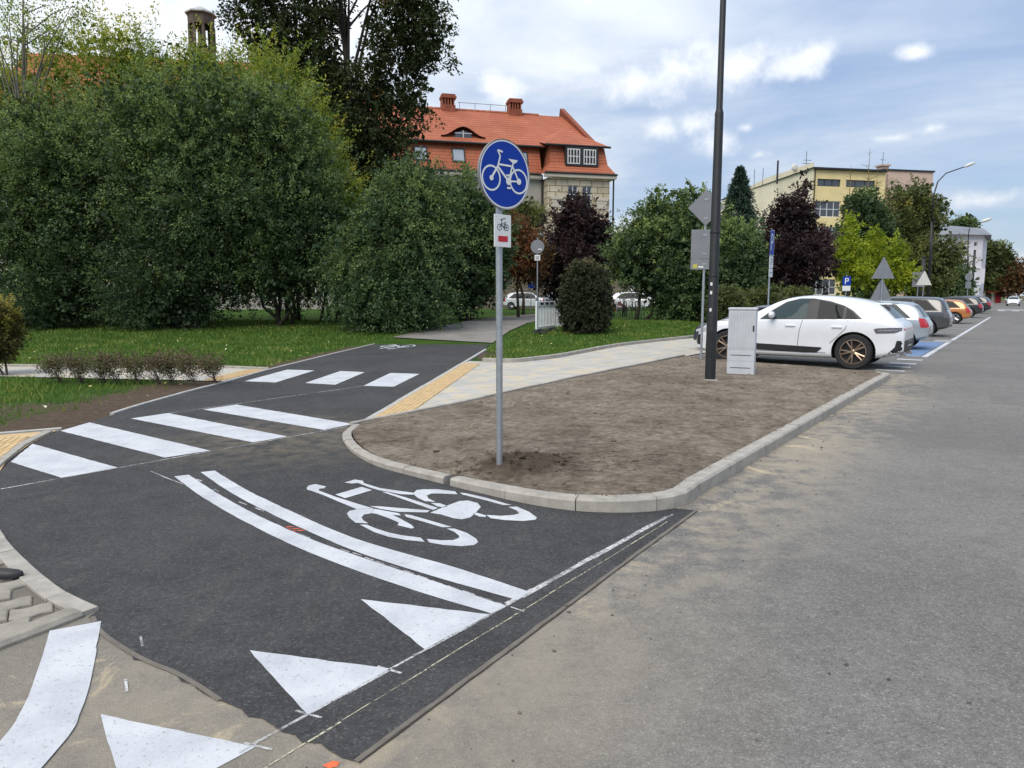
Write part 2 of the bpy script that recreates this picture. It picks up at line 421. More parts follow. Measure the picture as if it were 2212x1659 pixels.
M_GALV = plain('galvanised_steel', (.42, .45, .47), .42, .75, var=.12, scale=14)
M_GREYBACK = plain('grey_sign_back', (.23, .24, .25), .5, .3, var=.08, scale=4)
M_LAMP = plain('dark_lamp_paint', (.014, .015, .016), .5, var=.25, scale=5)
M_BLUE = plain('blue_sign_face', (.003, .040, .33), .55, var=.04, scale=3, spec=.25)
M_WHITE = plain('white_plastic', (.78, .78, .76), .5, var=.05, scale=5)
M_SIGNW = plain('white_sign_face', (.72, .73, .71), .4, var=.05, scale=8)
M_SYM = plain('pale_symbol', (.76, .78, .74), .4, var=.03, scale=8)
M_RED = plain('red_print', (.50, .012, .025), .5, var=.05, scale=8)
M_BLACK = plain('black_print', (.015, .015, .016), .5, var=.1, scale=8)
M_CABINET = plain('light_grey_cabinet', (.55, .57, .59), .5, var=.06, scale=5, bump=.05, bscale=30)
M_RUBBER = plain('black_rubber', (.018, .018, .018), .8, var=.2, scale=12)
M_GREYW = plain('weathered_white_plastic', (.60, .60, .55), .6, var=.12, scale=8)
M_GLASSW = glassy('window_glass', (.05, .06, .07), .06)
M_BARK = plain('grey_brown_bark', (.075, .06, .045), .95, var=.35, scale=7, bump=.6, bscale=25)
M_BARKD = plain('dark_bark', (.03, .025, .02), .95, var=.35, scale=7, bump=.6, bscale=25)

M_DARKLINE = plain('dark_joint', (.05, .042, .034), .95, var=.3, scale=20)

M_PATCH = asphalt('repair_asphalt', (.150, .143, .131), (.215, .205, .187), (.36, .34, .31), None, 140.0, .9)

# ------------------------------------------------------------------ ground, road, paths
PATH_L = [(-4.7, 25.45), (-5.45, 17.17), (-5.59, 13.81), (-5.72, 11.27), (-5.67, 9.46), (-5.7, 8.82), (-5.5, 8.03), (-5.16, 7.17), (-4.92, 6.68)]
PATH_LL = [(-4.92, 6.68), (-4.35, 5.75), (-3.75, 5.04), (-3.41, 4.68), (-3.1, 4.38), (-2.58, 3.92), (-2.24, 3.69)]
CONC_EDGE = [(-2.24, 3.60), (-2.09, 3.42), (-1.77, 3.17), (-1.5, 3.01), (-1.24, 2.81), (-.91, 2.61), (-.57, 2.42)]
ASPH_R = [(-.57, 2.42), (.10, 3.43), (.77, 4.45), (1.46, 5.48)]
KERB = [(-2.08, 9.17), (-2.06, 8.5), (-1.81, 7.75), (-1.53, 7.22), (-1.28, 6.88), (-.89, 6.52), (-.56, 6.23), (-.2, 5.92), (.17, 5.64), (.56, 5.46), (1.01, 5.44), (1.38, 5.6), (1.6, 5.92)]
KERB_END = (7.72, 14.46)
ISL_UP = [(-2.08, 9.17), (-.94, 10.78), (1.23, 14.32), (4.79, 19.63)]
ISL_FAR = [(4.79, 19.63), (6.09, 17.75), (8.0, 15.5)]
def v2(v): return (v.x, v.y)
def make_ground():
    def axis(lo, a, b, hi, st):
        core = np.arange(a, b + 1e-6, st)
        g = [core[-1]]
        while g[-1] < hi: g.append(g[-1] + st * (1.16 ** len(g)))
        h = [core[0]]
        while h[-1] > lo: h.append(h[-1] - st * (1.16 ** len(h)))
        return np.concatenate([h[:0:-1], core, g[1:]])
    xs = axis(-900, -22, 12, 900, .3); ys = axis(-150, 5, 46, 1200, .3)
    X, Y = np.meshgrid(xs, ys); q = np.column_stack([X.ravel(), Y.ravel()])
    z = rise(q[:, 0], q[:, 1]) - .022
    m = ((q[:, 0] > -30) & (q[:, 0] < 14) & (q[:, 1] < 50) & (road_p(q[:, 0], q[:, 1]) > 8.6))
    for i in np.nonzero(m)[0]: z[i] += .03 * noise.noise((q[i, 0] * 1.1, q[i, 1] * 1.1, 0)) * min(1, max(0, (abs(q[i, 0] + 3.6) - 2.4)))
    # bare, newly raked soil along the edges of the new path
    L = np.array(PATH_L); d = poly_dist(q, L, False)
    left = q[:, 0] < -4.6
    w = np.where(q[:, 1] < 14, 2.1, .9)
    soil = np.clip(1.15 - d / w, 0, 1) * left * (q[:, 1] < 24)
    soil = np.maximum(soil, .52 * ((q[:, 0] < -5.4) & (q[:, 1] < 11.5) & (q[:, 1] > 8.2) & (d < 5)))
    dr = poly_dist(q, np.array([(-.9, 22.0), (-.3, 18.2), (1.2, 19.7)]), False)
    soil = np.maximum(soil, np.clip(1.1 - dr / .7, 0, 1) * (q[:, 0] > -1.2))
    soil = np.where(road_p(q[:, 0], q[:, 1]) < 8, 1.0, soil)
    nx, ny = len(xs), len(ys)
    idx = np.arange(nx * ny).reshape(ny, nx)
    f = np.stack([idx[:-1, :-1], idx[:-1, 1:], idx[1:, 1:], idx[1:, :-1]], -1).reshape(-1, 4)
    me = bpy.data.meshes.new('ground'); me.from_pydata(np.column_stack([q, z]).tolist(), [], f.tolist()); me.update()
    a = me.attributes.new('soil', 'FLOAT', 'POINT'); a.data.foreach_set('value', soil.astype(np.float32))
    me.materials.append(M_GROUND)
    for p in me.polygons: p.use_smooth = True
    return link('ground', me, kind='structure')
make_ground()
# carriageway and parking strip: one old asphalt sheet
road_poly = [v2(RD(-40, -9)), v2(RD(260, -9)), v2(RD(260, 5.25)), (4.79, 19.63), (6.09, 17.75), (8.06, 15.56), KERB_END, (1.62, 5.95), (1.38, 5.62), (.56, 5.48), (-.2, 5.95), (-2, 4.6), (-2.4, 3.62), (-2.9, 2.7), (-12, -10), v2(RD(-40, 3))]
road = sheet('road', road_poly, 0.0, M_ROAD, kind='structure')
# opposite kerb and pavement (outside the frame, for the street to have a far side)
kb = MB()
for k in range(0, 60): kb.box(k * 4 - 40, k * 4 - 36.01, -.15, 0, -.05, .12)
kb.xf(Matrix.Translation(RD(0, -9)) @ Matrix.Rotation(ROAD_ROT, 4, 'Z')).build('far_side_kerb', M_CONC, kind='structure')
sheet('far_side_pavement', [v2(RD(-40, -9.15)), v2(RD(260, -9.15)), v2(RD(260, -13)), v2(RD(-40, -13))], .10, M_SLAB, kind='structure')
# fresh asphalt of the cycle crossing
pl = [tuple(p) for p in smooth_line(PATH_L, 5)]; pll = [tuple(p) for p in smooth_line(PATH_LL, 5)]
kerb_s = [tuple(p) for p in smooth_line(KERB, 6)]
random.seed(3)
ce = []
for a, b in zip(CONC_EDGE[:-1], CONC_EDGE[1:]):
    for k in range(6):
        t = k / 6; ce.append((a[0] + (b[0] - a[0]) * t + random.uniform(-.014, .014), a[1] + (b[1] - a[1]) * t + random.uniform(-.014, .014)))
FAR_A, FAR_B = (-4.45, 26.5), (-.75, 24.66)
path_poly = [FAR_A] + pl + pll[1:] + ce + [(a[0], a[1]) for a in ASPH_R] + [(1.3, 5.55)] + kerb_s[::-1][8:] + [(-.86, 22.32), FAR_B]
cycle_path = sheet('cycle_path', path_poly, .004, M_PATH, kind='structure')
def strip(poly_a, poly_b): return list(poly_a) + list(poly_b)[::-1]
def offs(line, d):
    P = [np.array(p, float) for p in line]; out = []
    for i, p in enumerate(P):
        t = P[min(i + 1, len(P) - 1)] - P[max(i - 1, 0)]; t = t / (np.hypot(*t) + 1e-9)
        out.append((p[0] - t[1] * d, p[1] + t[0] * d))
    return out
def ragged(poly, j=.004, step=.07):
    out = []
    for a, b in zip(poly, list(poly[1:]) + [poly[0]]):
        d = math.dist(a, b); k = max(1, min(60, int(d / step)))
        for t in range(k):
            e = j if t else j * .3
            out.append((a[0] + (b[0] - a[0]) * t / k + random.uniform(-e, e), a[1] + (b[1] - a[1]) * t / k + random.uniform(-e, e)))
    return out
def mark(name, poly, z=.0062, mat=None, parent=None):
    if max(p[1] for p in poly) < 12: poly = ragged(poly)
    return sheet(name, poly, z, mat or M_PAINT, parent or cycle_path)
ar = [tuple(p) for p in smooth_line(ASPH_R, 6)]
mark('bitumen_seam', strip(offs(ar, -.012), offs(ar, .016)), .0050, M_SEAM)
mark('bitumen_seam', strip(offs(ar, -.016), offs(ar, -.008)), .0054, M_DARKLINE)
cs = [tuple(p) for p in smooth_line(CONC_EDGE[:5], 4)]
mark('bitumen_seam', strip(offs(cs, .0), offs(cs, .025)), .0052, M_SEAM)
# ---- markings
ZB_FAR = [[(-5.29, 14.0), (-4.61, 13.79), (-4.46, 16.03), (-5.14, 16.21)], [(-4.01, 13.71), (-3.36, 13.45), (-3.25, 15.65), (-3.85, 15.93)], [(-2.79, 13.28), (-2.2, 13.15), (-2.0, 15.32), (-2.66, 15.52)]]
ZB_NEAR = [[(-5.13, 7.14), (-5.5, 8.03), (-3.9, 6.89), (-4.21, 6.5)], [(-5.67, 8.81), (-5.66, 9.41), (-3.31, 7.67), (-3.64, 7.33)], [(-5.26, 9.71), (-4.97, 10.17), (-2.71, 8.45), (-3.0, 8.11)], [(-4.6, 10.49), (-4.29, 10.97), (-2.1, 9.29), (-2.38, 8.88)]]
for q in ZB_FAR + ZB_NEAR: mark('zebra_bar', q)
for tri in ([(-.85, 3.82), (-.12, 3.63), (-.42, 3.25)], [(-1.26, 3.24), (-.56, 3.07), (-.83, 2.71)]): mark('give_way_triangle', tri)
mark('give_way_triangle', [(-1.68, 2.72), (-.97, 2.51), (-1.25, 2.14)], .0025, None, road)
SU = [((-2.89, 6.77), (-3.0, 6.71)), ((-2.34, 6.1), (-2.45, 6.02)), ((-1.79, 5.51), (-1.885, 5.40)), ((-1.28, 4.99), (-1.36, 4.87)), ((-.9, 4.67), (-.965, 4.51)), ((-.37, 4.3), (-.43, 4.115)), ((.1, 3.92), (.03, 3.81))]
SLo = [((-3.07, 6.61), (-3.18, 6.55)), ((-2.56, 6.0), (-2.67, 5.92)), ((-2.0, 5.385), (-2.10, 5.29)), ((-1.47, 4.87), (-1.55, 4.74)), ((-1.02, 4.495), (-1.09, 4.34)), ((-.5, 4.10), (-.57, 3.945)), ((-.03, 3.73), (-.11, 3.64))]
for st in (SU, SLo):
    a = [tuple(p) for p in smooth_line([q[0] for q in st], 5)]; b = [tuple(p) for p in smooth_line([q[1] for q in st], 5)]
    mark('centre_line', strip(a, b))
def gp(x, y):            # a spot of the painted symbol, surveyed on the ground
    px = (x / 3.3515 + 680) * .8848; py = (y / 3.3515 + 1120) * .8848
    a = (px - 1106) / 1540; b = (829.5 - py) / 1540
    ry = math.cos(PITCH) + math.sin(PITCH) * b; rz = -math.sin(PITCH) + math.cos(PITCH) * b
    return (-CAM_H / rz * a, -CAM_H / rz * ry)
SYMBOL = [
 [(230, 245), (245, 225), (300, 212), (390, 232), (372, 247), (335, 250), (328, 265), (470, 318), (640, 372), (780, 413), (640, 418), (500, 360), (360, 300), (262, 265), (235, 258)],
 [(779, 415), (640, 420), (580, 432), (560, 455), (580, 490), (632, 530), (735, 535), (693, 510), (680, 485), (700, 462), (760, 452)],
 [(782, 415), (910, 438), (985, 452), (1000, 470), (930, 465), (985, 490), (1085, 545), (1110, 570), (1090, 578), (975, 550), (985, 528), (900, 492), (800, 456), (762, 452)],
 [(665, 545), (720, 545), (800, 578), (900, 610), (1010, 633), (1165, 652), (1195, 686), (1050, 672), (900, 645), (780, 605)],
 [(1375, 577), (1440, 578), (1540, 612), (1620, 662), (1632, 690), (1600, 712), (1500, 722), (1350, 712), (1235, 692), (1212, 662), (1330, 674), (1430, 672), (1475, 655), (1480, 640), (1440, 605)],
 [(1030, 460), (1080, 466), (1200, 500), (1420, 565), (1340, 567), (1200, 525), (1045, 482)],
 [(465, 298), (680, 235), (765, 262), (545, 328)],
 [(540, 200), (625, 175), (690, 185), (700, 205), (830, 245), (1000, 270), (1105, 284), (1108, 300), (1000, 295), (820, 262), (740, 238), (650, 203), (600, 208)],
 [(1112, 302), (1107, 282), (1130, 262), (1180, 255), (1300, 255), (1445, 272), (1465, 296), (1330, 290), (1250, 290), (1215, 305), (1225, 330), (1285, 358), (1195, 352), (1140, 325)],
 [(1485, 283), (1530, 287), (1700, 325), (1860, 372), (1910, 384), (1840, 385), (1700, 347), (1510, 300)],
 [(1880, 400), (1950, 397), (2050, 440), (2115, 488), (2100, 505), (2000, 515), (1850, 508), (1735, 492), (1700, 465), (1820, 473), (1930, 465), (1970, 452), (1950, 430)],
 [(845, 275), (890, 278), (1050, 325), (1305, 408), (1265, 425), (1100, 365)],
 [(745, 393), (830, 395), (1000, 410), (1240, 428), (1215, 445), (980, 440), (830, 415)],
 [(1240, 448), (1370, 392), (1480, 352), (1550, 347), (1630, 368), (1655, 400), (1620, 440), (1570, 485), (1500, 502), (1430, 492), (1330, 462)],
 [(1245, 366), (1320, 370), (1385, 392), (1350, 405), (1300, 395)],
 [(1590, 455), (1620, 447), (1700, 470), (1695, 482), (1640, 478)]]
def symbol(polys, z):
    mb = MB()
    for q in polys:
        vs, fs = tri_poly(q); mb.add([(a, b, z) for a, b in vs], fs)
    me = mb.mesh('bicycle_symbol', M_PAINT)
    bm = bmesh.new(); bm.from_mesh(me); bmesh.ops.recalc_face_normals(bm, faces=bm.faces[:])
    for f in bm.faces:
        if f.normal.z < 0: f.normal_flip()
    bm.to_mesh(me); bm.free(); return me
sym_w = [[gp(x, y) for x, y in q] for q in SYMBOL]
link('bicycle_symbol', symbol(sym_w, .0062), cycle_path)
# the second symbol, far end of the path, read the other way round
sc = np.mean([p for q in sym_w for p in q], axis=0)
def spin(p, ang, s, c): x, y = (p[0] - sc[0]) * s, (p[1] - sc[1]) * s; return (c[0] + x * math.cos(ang) - y * math.sin(ang), c[1] + x * math.sin(ang) + y * math.cos(ang))
link('bicycle_symbol', symbol([[spin(p, R(121), .95, (-3.82, 23.6)) for p in q] for q in sym_w], .0062), cycle_path)
def line(name, a, b, w, mat, dash=None, z=.0056, parent=None, jit=.004):
    a = np.array(a, float); b = np.array(b, float); L = np.hypot(*(b - a)); t = (b - a) / L; n = np.array([-t[1], t[0]])
    mb = MB(); s = 0; random.seed(int(L * 977))
    step = dash[0] if dash else .25
    while s < L:
        e = min(L, s + step)
        w0 = w * random.uniform(.55, 1.15); j = random.uniform(-jit, jit)
        p = [a + t * s + n * (w0 / 2 + j), a + t * s - n * (w0 / 2 - j), a + t * e - n * (w0 / 2 - j), a + t * e + n * (w0 / 2 + j)]
        mb.quad(*[(q[0], q[1], z) for q in p][::1]); s = e + (dash[1] * random.uniform(.4, 1.5) if dash else 0)
    return mb.build(name, mat, parent or cycle_path)
line('chalk_line', (-4.5, 6.11), (-2.14, 9.11), .022, M_CHALK, jit=.002)
line('chalk_line', (-5.26, 9.71), (-2.78, 13.28), .022, M_CHALK, jit=.002)
line('chalk_line', (-1.02, 2.47), (1.25, 5.38), .022, M_CHALK)
line('chalk_line', (-.03, 3.76), (1.2, 5.34), .03, M_CHALK, z=.0059)
line('yellow_chalk_line', (-.98, 2.26), (.03, 3.64), .009, M_CHALKY, (.16, .012))
line('yellow_chalk_line', (.03, 3.64), (1.17, 5.20), .009, M_CHALKY, (.3, .008))
line('chalk_line', (-3.5, 6.75), (-2.95, 6.25), .012, M_CHALK)
line('chalk_line', (-1.15, 4.62), (.07, 3.66), .010, M_CHALK, (.09, .03))
for a, b in (((-2.93, 6.45), (-2.85, 6.38)), ((-2.62, 6.1), (-2.55, 6.03)), ((-2.25, 5.72), (-2.16, 5.64)), ((-2.06, 5.55), (-1.96, 5.46)), ((-1.86, 3.38), (-1.80, 3.28)), ((-1.53, 4.93), (-1.42, 4.84)), ((-1.72, 2.98), (-1.66, 2.88)), ((-.62, 3.09), (-.5, 3.03)), ((-.89, 2.74), (-.77, 2.69)), ((-1.02, 2.53), (-.9, 2.49))):
    line('chalk_tick', a, b, .02, M_CHALK)
for k, (x, y) in enumerate(((-1.66, 5.07), (-1.60, 5.03), (-1.55, 4.99))): line('orange_spray_mark', (x - .05, y - .01), (x + .05, y + .015), .018, M_ORANGE, (.04, .008))
mark('orange_spray_mark', [(-.69, 2.40), (-.66, 2.425), (-.63, 2.42), (-.635, 2.395), (-.66, 2.385)], .003, M_ORANGE, road)
# broad white band sweeping across the old road surface, bottom left
bl = [tuple(p) for p in smooth_line([(-2.35, 3.44), (-2.13, 3.0), (-2.02, 2.75), (-1.96, 2.54), (-1.95, 2.2)], 5)]
br_ = [tuple(p) for p in smooth_line([(-2.15, 3.55), (-1.88, 3.0), (-1.77, 2.74), (-1.715, 2.56), (-1.69, 2.2)], 5)]
mark('edge_band', strip(bl, br_), .0066, None, road)
# parking lines, blue bay
def rq(name, s0, s1, p0, p1, mat=None, z=.0045): return mark(name, [v2(RD(s0, p0)), v2(RD(s1, p0)), v2(RD(s1, p1)), v2(RD(s0, p1))], z, mat, road)
rq('blue_bay', 22.6, 29.9, .05, 5.1, M_BLUEPAINT)
rq('bay_line', 22.4, 30.0, -.14, .0, None, .008)
rq('bay_line', 31.6, 66.0, -.14, .0, None, .006)
for s in (17.9, 18.9, 19.9, 21.2, 30.4, 31.0): rq('bay_dash', s, s + .3, -.14, .45, None, .006)
for s in (22.55, 26.2, 29.85, 34.0 - 2.2, 37.2, 39.8, 42.4, 45.0, 47.6, 50.2, 52.8, 55.4, 58, 60.6, 63.2, 66, 68.6): rq('bay_line', s, s + .12, .06, 5.1, None, .010)
for k in range(3): rq('wheelchair_mark', 24.2 + k * 1.7, 24.9 + k * 1.7, .7, 1.9, None, .0125)
rq('crossing_band', 97.5, 101, .4, -7, None, .006)
for k in range(5): rq('crossing_bar', 92.0, 95.0, .2 - k * 1.25, -.45 - k * 1.25, None, .006)
for k in range(6): rq('crossing_bar', 106 + k * 9, 109 + k * 9, -2.8, -2.95, None, .006)
for k, (s0, p0, w, l) in enumerate(((13.5, -1.9, 1.1, 2.6), (6.8, -2.6, .8, 1.5))): mark('road_patch', [v2(RD(s0, p0)), v2(RD(s0 + l, p0 + .1)), v2(RD(s0 + l, p0 - w)), v2(RD(s0, p0 - w + .1))], .0025, M_PATCH, road)
# ---- concrete edging, kerbs: every stone its own piece
def stones(parent, name, line, width, h0, h1, length, mat, side=1, bev=.018, gap=.008, zb=-.06, base=0.0):
    """walk along a line and lay stones of the given length; heights run from h0 to h1"""
    P = [np.array(p, float) for p in line]
    seg = [np.hypot(*(b - a)) for a, b in zip(P[:-1], P[1:])]; cum = np.concatenate([[0], np.cumsum(seg)]); L = cum[-1]
    X = np.array(P)
    def at(s): return np.array([np.interp(s, cum, X[:, 0]), np.interp(s, cum, X[:, 1])])
    n = max(1, int(round(L / length)))
    for i in range(n):
        a, b = L * i / n + gap / 2, L * (i + 1) / n - gap / 2
        ss = np.linspace(a, b, 5 if length > .6 else 3)
        jz = random.uniform(-.003, .003); jo = random.uniform(-.003, .003)
        mb = MB(); m = 6
        for s in ss:
            c = at(s); t = at(min(L, s + .05)) - at(max(0, s - .05)); t /= np.hypot(*t) + 1e-9; nn = np.array([-t[1], t[0]]) * side
            h = h0 + (h1 - h0) * (s / L) + jz + base
            for (o, z) in ((0, zb), (0, h - bev), (bev, h), (width - bev * .6, h), (width, h - bev * .6), (width, zb)):
                q = c + nn * (o + jo); mb.v.append((q[0], q[1], z))
        for k in range(len(ss) - 1):
            for j in range(m - 1):
                f = (k * m + j, (k + 1) * m + j, (k + 1) * m + j + 1, k * m + j + 1)
                mb.f.append(f if side < 0 else f[::-1])
        e = (len(ss) - 1) * m
        c0 = tuple(range(m)); c1 = tuple(e + j for j in range(m))
        mb.f += [c0[::-1], c1] if side < 0 else [c0, c1[::-1]]
        mb.build(name, mat, parent)
random.seed(11)
kerb_obj = link('kerb', None, kind='structure')
ks = [p for p in kerb_s]
# rounded nose: low at the path, full height at the road
half = len(ks) // 2
stones(kerb_obj, 'kerb_stone', ks[:half], .11, .03, .075, .55, M_CONC, side=1)
stones(kerb_obj, 'kerb_stone', ks[half:], .14, .075, .125, .62, M_CONC, side=1)
stones(kerb_obj, 'kerb_stone', [ks[-1], (2.4, 7.04), (4.6, 10.1), KERB_END], .15, .125, .115, 1.0, M_CONC, side=1)
stones(kerb_obj, 'kerb_stone', [KERB_END, (7.95, 14.95), (8.03, 15.5)], .15, .11, .03, .5, M_CONC, side=1)
edge_obj = link('path_edging', None, kind='structure')
stones(edge_obj, 'edging_stone', ISL_UP, .07, .045, .07, 1.0, M_CONC, side=1, bev=.008)
stones(edge_obj, 'edging_stone', ISL_FAR[::-1], .10, .03, .04, 1.0, M_CONC2, side=1, bev=.006)
stones(edge_obj, 'edging_stone', pl[::-1][22:], .06, .03, .02, 1.0, M_CONC2, side=1, bev=.006)
stones(edge_obj, 'edging_stone', [(-2.05, 9.3), (-.86, 22.32)], .085, .018, .018, 1.0, M_CONC2, side=-1, bev=.006)
stones(edge_obj, 'edging_stone', [FAR_B, (-2.6, 25.55), FAR_A], .08, .012, .012, 1.0, M_CONC2, side=1, bev=.004)
lk = [tuple(p) for p in smooth_line([(-.7, 18.15), (-.06, 17.95), (.6, 18.55), (1.34, 19.62), (2.3, 21.5), (3.33, 23.4), (4.6, 25.2), (6.97, 28.2), (10.5, 33.1)], 4)]
stones(edge_obj, 'lawn_kerb_stone', lk, .12, .11, .11, 1.0, M_CONC, side=-1)
# footpath of sandy slabs beside the island
foot = [(-1.98, 9.3), (-.94, 10.85), (1.23, 14.40), (4.75, 19.69)] + [v2(RD(s, 5.33)) for s in (25, 60, 110)] + [v2(RD(s, 8.3)) for s in (110, 60, 31.5)] + [(6.97, 28.2), (4.6, 25.2), (3.33, 23.4), (2.3, 21.5), (1.34, 19.62), (.6, 18.55), (-.06, 17.95), (-.7, 18.15), (-1.1, 18.3), (-1.16, 18.0)]
footpath = sheet('footpath', foot, .012, M_SLAB, kind='structure')
# tactile paving: ribbed yellow slabs laid one by one
def tactile_mesh(w, l, ribs):
    mb = MB().box(0, w - .006, 0, l - .006, -.03, .0, .003)
    for k in range(ribs):
        x = w * (k + .5) / ribs; r = w / ribs * .30
        mb.prism([(x - r, .0), (x - r * .6, .008), (x + r * .6, .008), (x + r, .0)], .012, l - .018, 'y')
    return mb.mesh('tactile_slab', M_TACT)
TM = tactile_mesh(.42, .40, 6)
def tact_row(a, b, n, side, rows=1, skip=None, z=.022):
    a = np.array(a, float); b = np.array(b, float); t = (b - a) / np.hypot(*(b - a)); ang = math.atan2(t[1], t[0]) - math.pi / 2
    nrm = np.array([t[1], -t[0]]) * side
    for r in range(rows):
        for k in range(n):
            if skip and skip(k, r): continue
            c = a + t * .4 * k + nrm * (.42 * r)
            o = link('tactile_slab', TM, footpath)
            o.location = (c[0], c[1], z + random.uniform(-.001, .002)); o.rotation_euler = (0, 0, ang)
tact_row((-1.93, 9.55), (-1.06 - .14, 17.5), 20, 1)
left_foot = sheet('left_footpath', [(-5.66, 14.05), (-6.4, 14.2), (-11, 14.95), (-24, 17.0), (-24, 19.0), (-12, 16.95), (-6.6, 16.62), (-5.52, 16.2)], .0, M_SLAB, kind='structure')
tact_row((-6.18, 14.2), (-6.02, 16.4), 5, 1, 1, z=.012)
stones(edge_obj, 'edging_stone', [(-24, 19.0), (-12, 16.95), (-6.6, 16.62), (-5.6, 16.25)], .08, .07, .05, 1.0, M_CONC, side=1, bev=.008)
# tactile corner at the left frame edge: three rows running out of view
lt = link('left_corner_paving', None, kind='structure')
tv = np.array((.308, -.951)); lv = np.array((-.951, -.308))
wedge = np.array([(-5.70, 9.0), (-5.45, 8.0), (-5.1, 7.1), (-4.8, 6.4), (-7, 4.4), (-9.4, 6.9), (-6.3, 8.72)])
for r in range(5):
    for k in range(8):
        c = np.array((-5.86, 8.86)) + tv * (.4 * k) + lv * (.125 + .42 * r) + np.array((.045, .0)) * k
        if not inside(np.array([c + tv * .2 + lv * .2, c + lv * .4]), wedge).all(): continue
        o = link('tactile_slab', TM, lt); o.location = (c[0], c[1], .014); o.rotation_euler = (0, 0, math.atan2(tv[1], tv[0]) - math.pi / 2 + R(3))
sheet('paving_bed', [(-5.78, 8.9), (-5.55, 8.05), (-5.2, 7.17), (-4.92, 6.66), (-6.5, 4.5), (-9, 6.9), (-6.28, 8.6)], -.004, M_TACT, lt)
stones(lt, 'edging_stone', [(-9, 6.98), (-6.28, 8.63), (-5.74, 8.95)], .07, .02, .02, 1.0, M_CONC2, side=1, bev=.006)
stones(lt, 'edging_stone', [(-5.76, 8.8), (-5.56, 8.03), (-5.2, 7.17), (-4.98, 6.68)], .10, .018, .018, .6, M_CONC, side=-1, bev=.006)
# ---- interlocking paving blocks, bottom left corner
pv = link('block_paving', None, kind='structure')
stones(pv, 'edging_stone', pll[6:], .11, .022, .022, .36, M_CONC, side=-1, bev=.006, gap=.006)
stones(pv, 'edging_stone', [(-2.27, 3.60), (-2.46, 3.24), (-2.86, 2.66), (-3.3, 2.0)], .13, .035, .035, .8, M_PAVER, side=-1, bev=.02)
sheet('sand_bed', [(-2.4, 3.66), (-2.62, 3.87), (-3.15, 4.33), (-3.8, 5.0), (-4.4, 5.7), (-6.0, 5.0), (-4, 2), (-3.4, 2.1)], .002, M_SEAM, pv)
def block_mesh():
    w, l, k = .196, .157, .022      # zig-zag sided block
    o = [(-w / 2, -l / 2 + k), (-w / 4, -l / 2), (0, -l / 2 + k * .3), (w / 4, -l / 2 + k * 1.3), (w / 2, -l / 2 + k), (w / 2, l / 2 - k * .0), (w / 4, l / 2 + k * .3), (0, l / 2 - k * .7), (-w / 4, l / 2 - k), (-w / 2, l / 2)]
    mb = MB(); n = len(o); b = .93
    vs = [(x, y, -.05) for x, y in o] + [(x, y, -.006) for x, y in o] + [(x * b, y * b, .0) for x, y in o]
    mb.add(vs, [(i, (i + 1) % n, n + (i + 1) % n, n + i) for i in range(n)] + [(n + i, n + (i + 1) % n, 2 * n + (i + 1) % n, 2 * n + i) for i in range(n)] + [tuple(range(2 * n, 3 * n))])
    return mb.mesh('paving_block', M_PAVER)
BM_ = block_mesh()
reg = np.array([(-2.41, 3.585), (-2.615, 3.77), (-3.15, 4.26), (-3.79, 4.93), (-4.39, 5.61), (-5.2, 5.0), (-3.7, 2.2), (-3.4, 2.1), (-2.55, 3.3)])
ang = ROAD_ROT - R(22)
for i in range(-20, 20):
    for j in range(-20, 20):
        lx, ly = i * .203 + (j % 2) * .1, j * .163
        c = np.array([[-3.1 + lx * math.cos(ang) - ly * math.sin(ang), 3.9 + lx * math.sin(ang) + ly * math.cos(ang)]])
        if inside(c, reg)[0]:
            o = link('paving_block', BM_, pv); o.location = (c[0][0], c[0][1], .016 + random.uniform(-.002, .003)); o.rotation_euler = (random.uniform(-.01, .01), random.uniform(-.01, .01), ang)
# ---- gravel path going on beyond the new asphalt
gl = [(-4.45, 26.55), (-3.4, 30.5), (-2.0, 36), (.4, 44), (3.5, 52)]; gr = [(-.68, 24.75), (-.1, 29.0), (.7, 32.5), (2.4, 41), (5.5, 50)]
sheet('gravel_path', gl + gr[::-1], .012, M_GRAVEL, step=1.0, fz=gz, kind='structure')
# ---- island of raked bare soil
isl = [tuple(p) for p in offs(kerb_s, .125)] + [tuple(p) for p in offs([ks[-1], (2.4, 7.04), (4.6, 10.1), KERB_END], .15)[1:]] + [(7.78, 14.95), (7.9, 15.42)] + [(6.0, 17.68), (4.8, 19.5)] + [(1.29, 14.28), (-.88, 10.74), (-2.0, 9.15)]
def isl_h(x, y):
    d = float(poly_dist(np.array([[x, y]]), np.array(isl))[0])
    lo = .045 if (x < -.5 or y > 9) else .08
    e = min(1, d / .35)
    n = noise.fractal((x * 1.6, y * 1.6, 0), .8, 2.1, 4) * .022 + noise.noise((x * 5, y * 5, 3)) * .014 + noise.noise((x * 4 + y * 9, y * 3 - x * 2, 5)) * .012
    mound = .10 * math.exp(-(((x - .12) / .55) ** 2 + ((y - 6.6) / .38) ** 2))
    return lo + e * (.03 + n + mound * (.7 + noise.noise((x * 9, y * 9, 7)) * .6))
isl_o = sheet('soil_island', isl, 0.0, M_SOIL, step=.085, fz=isl_h, kind='structure')
for p in isl_o.data.polygons: p.use_smooth = True
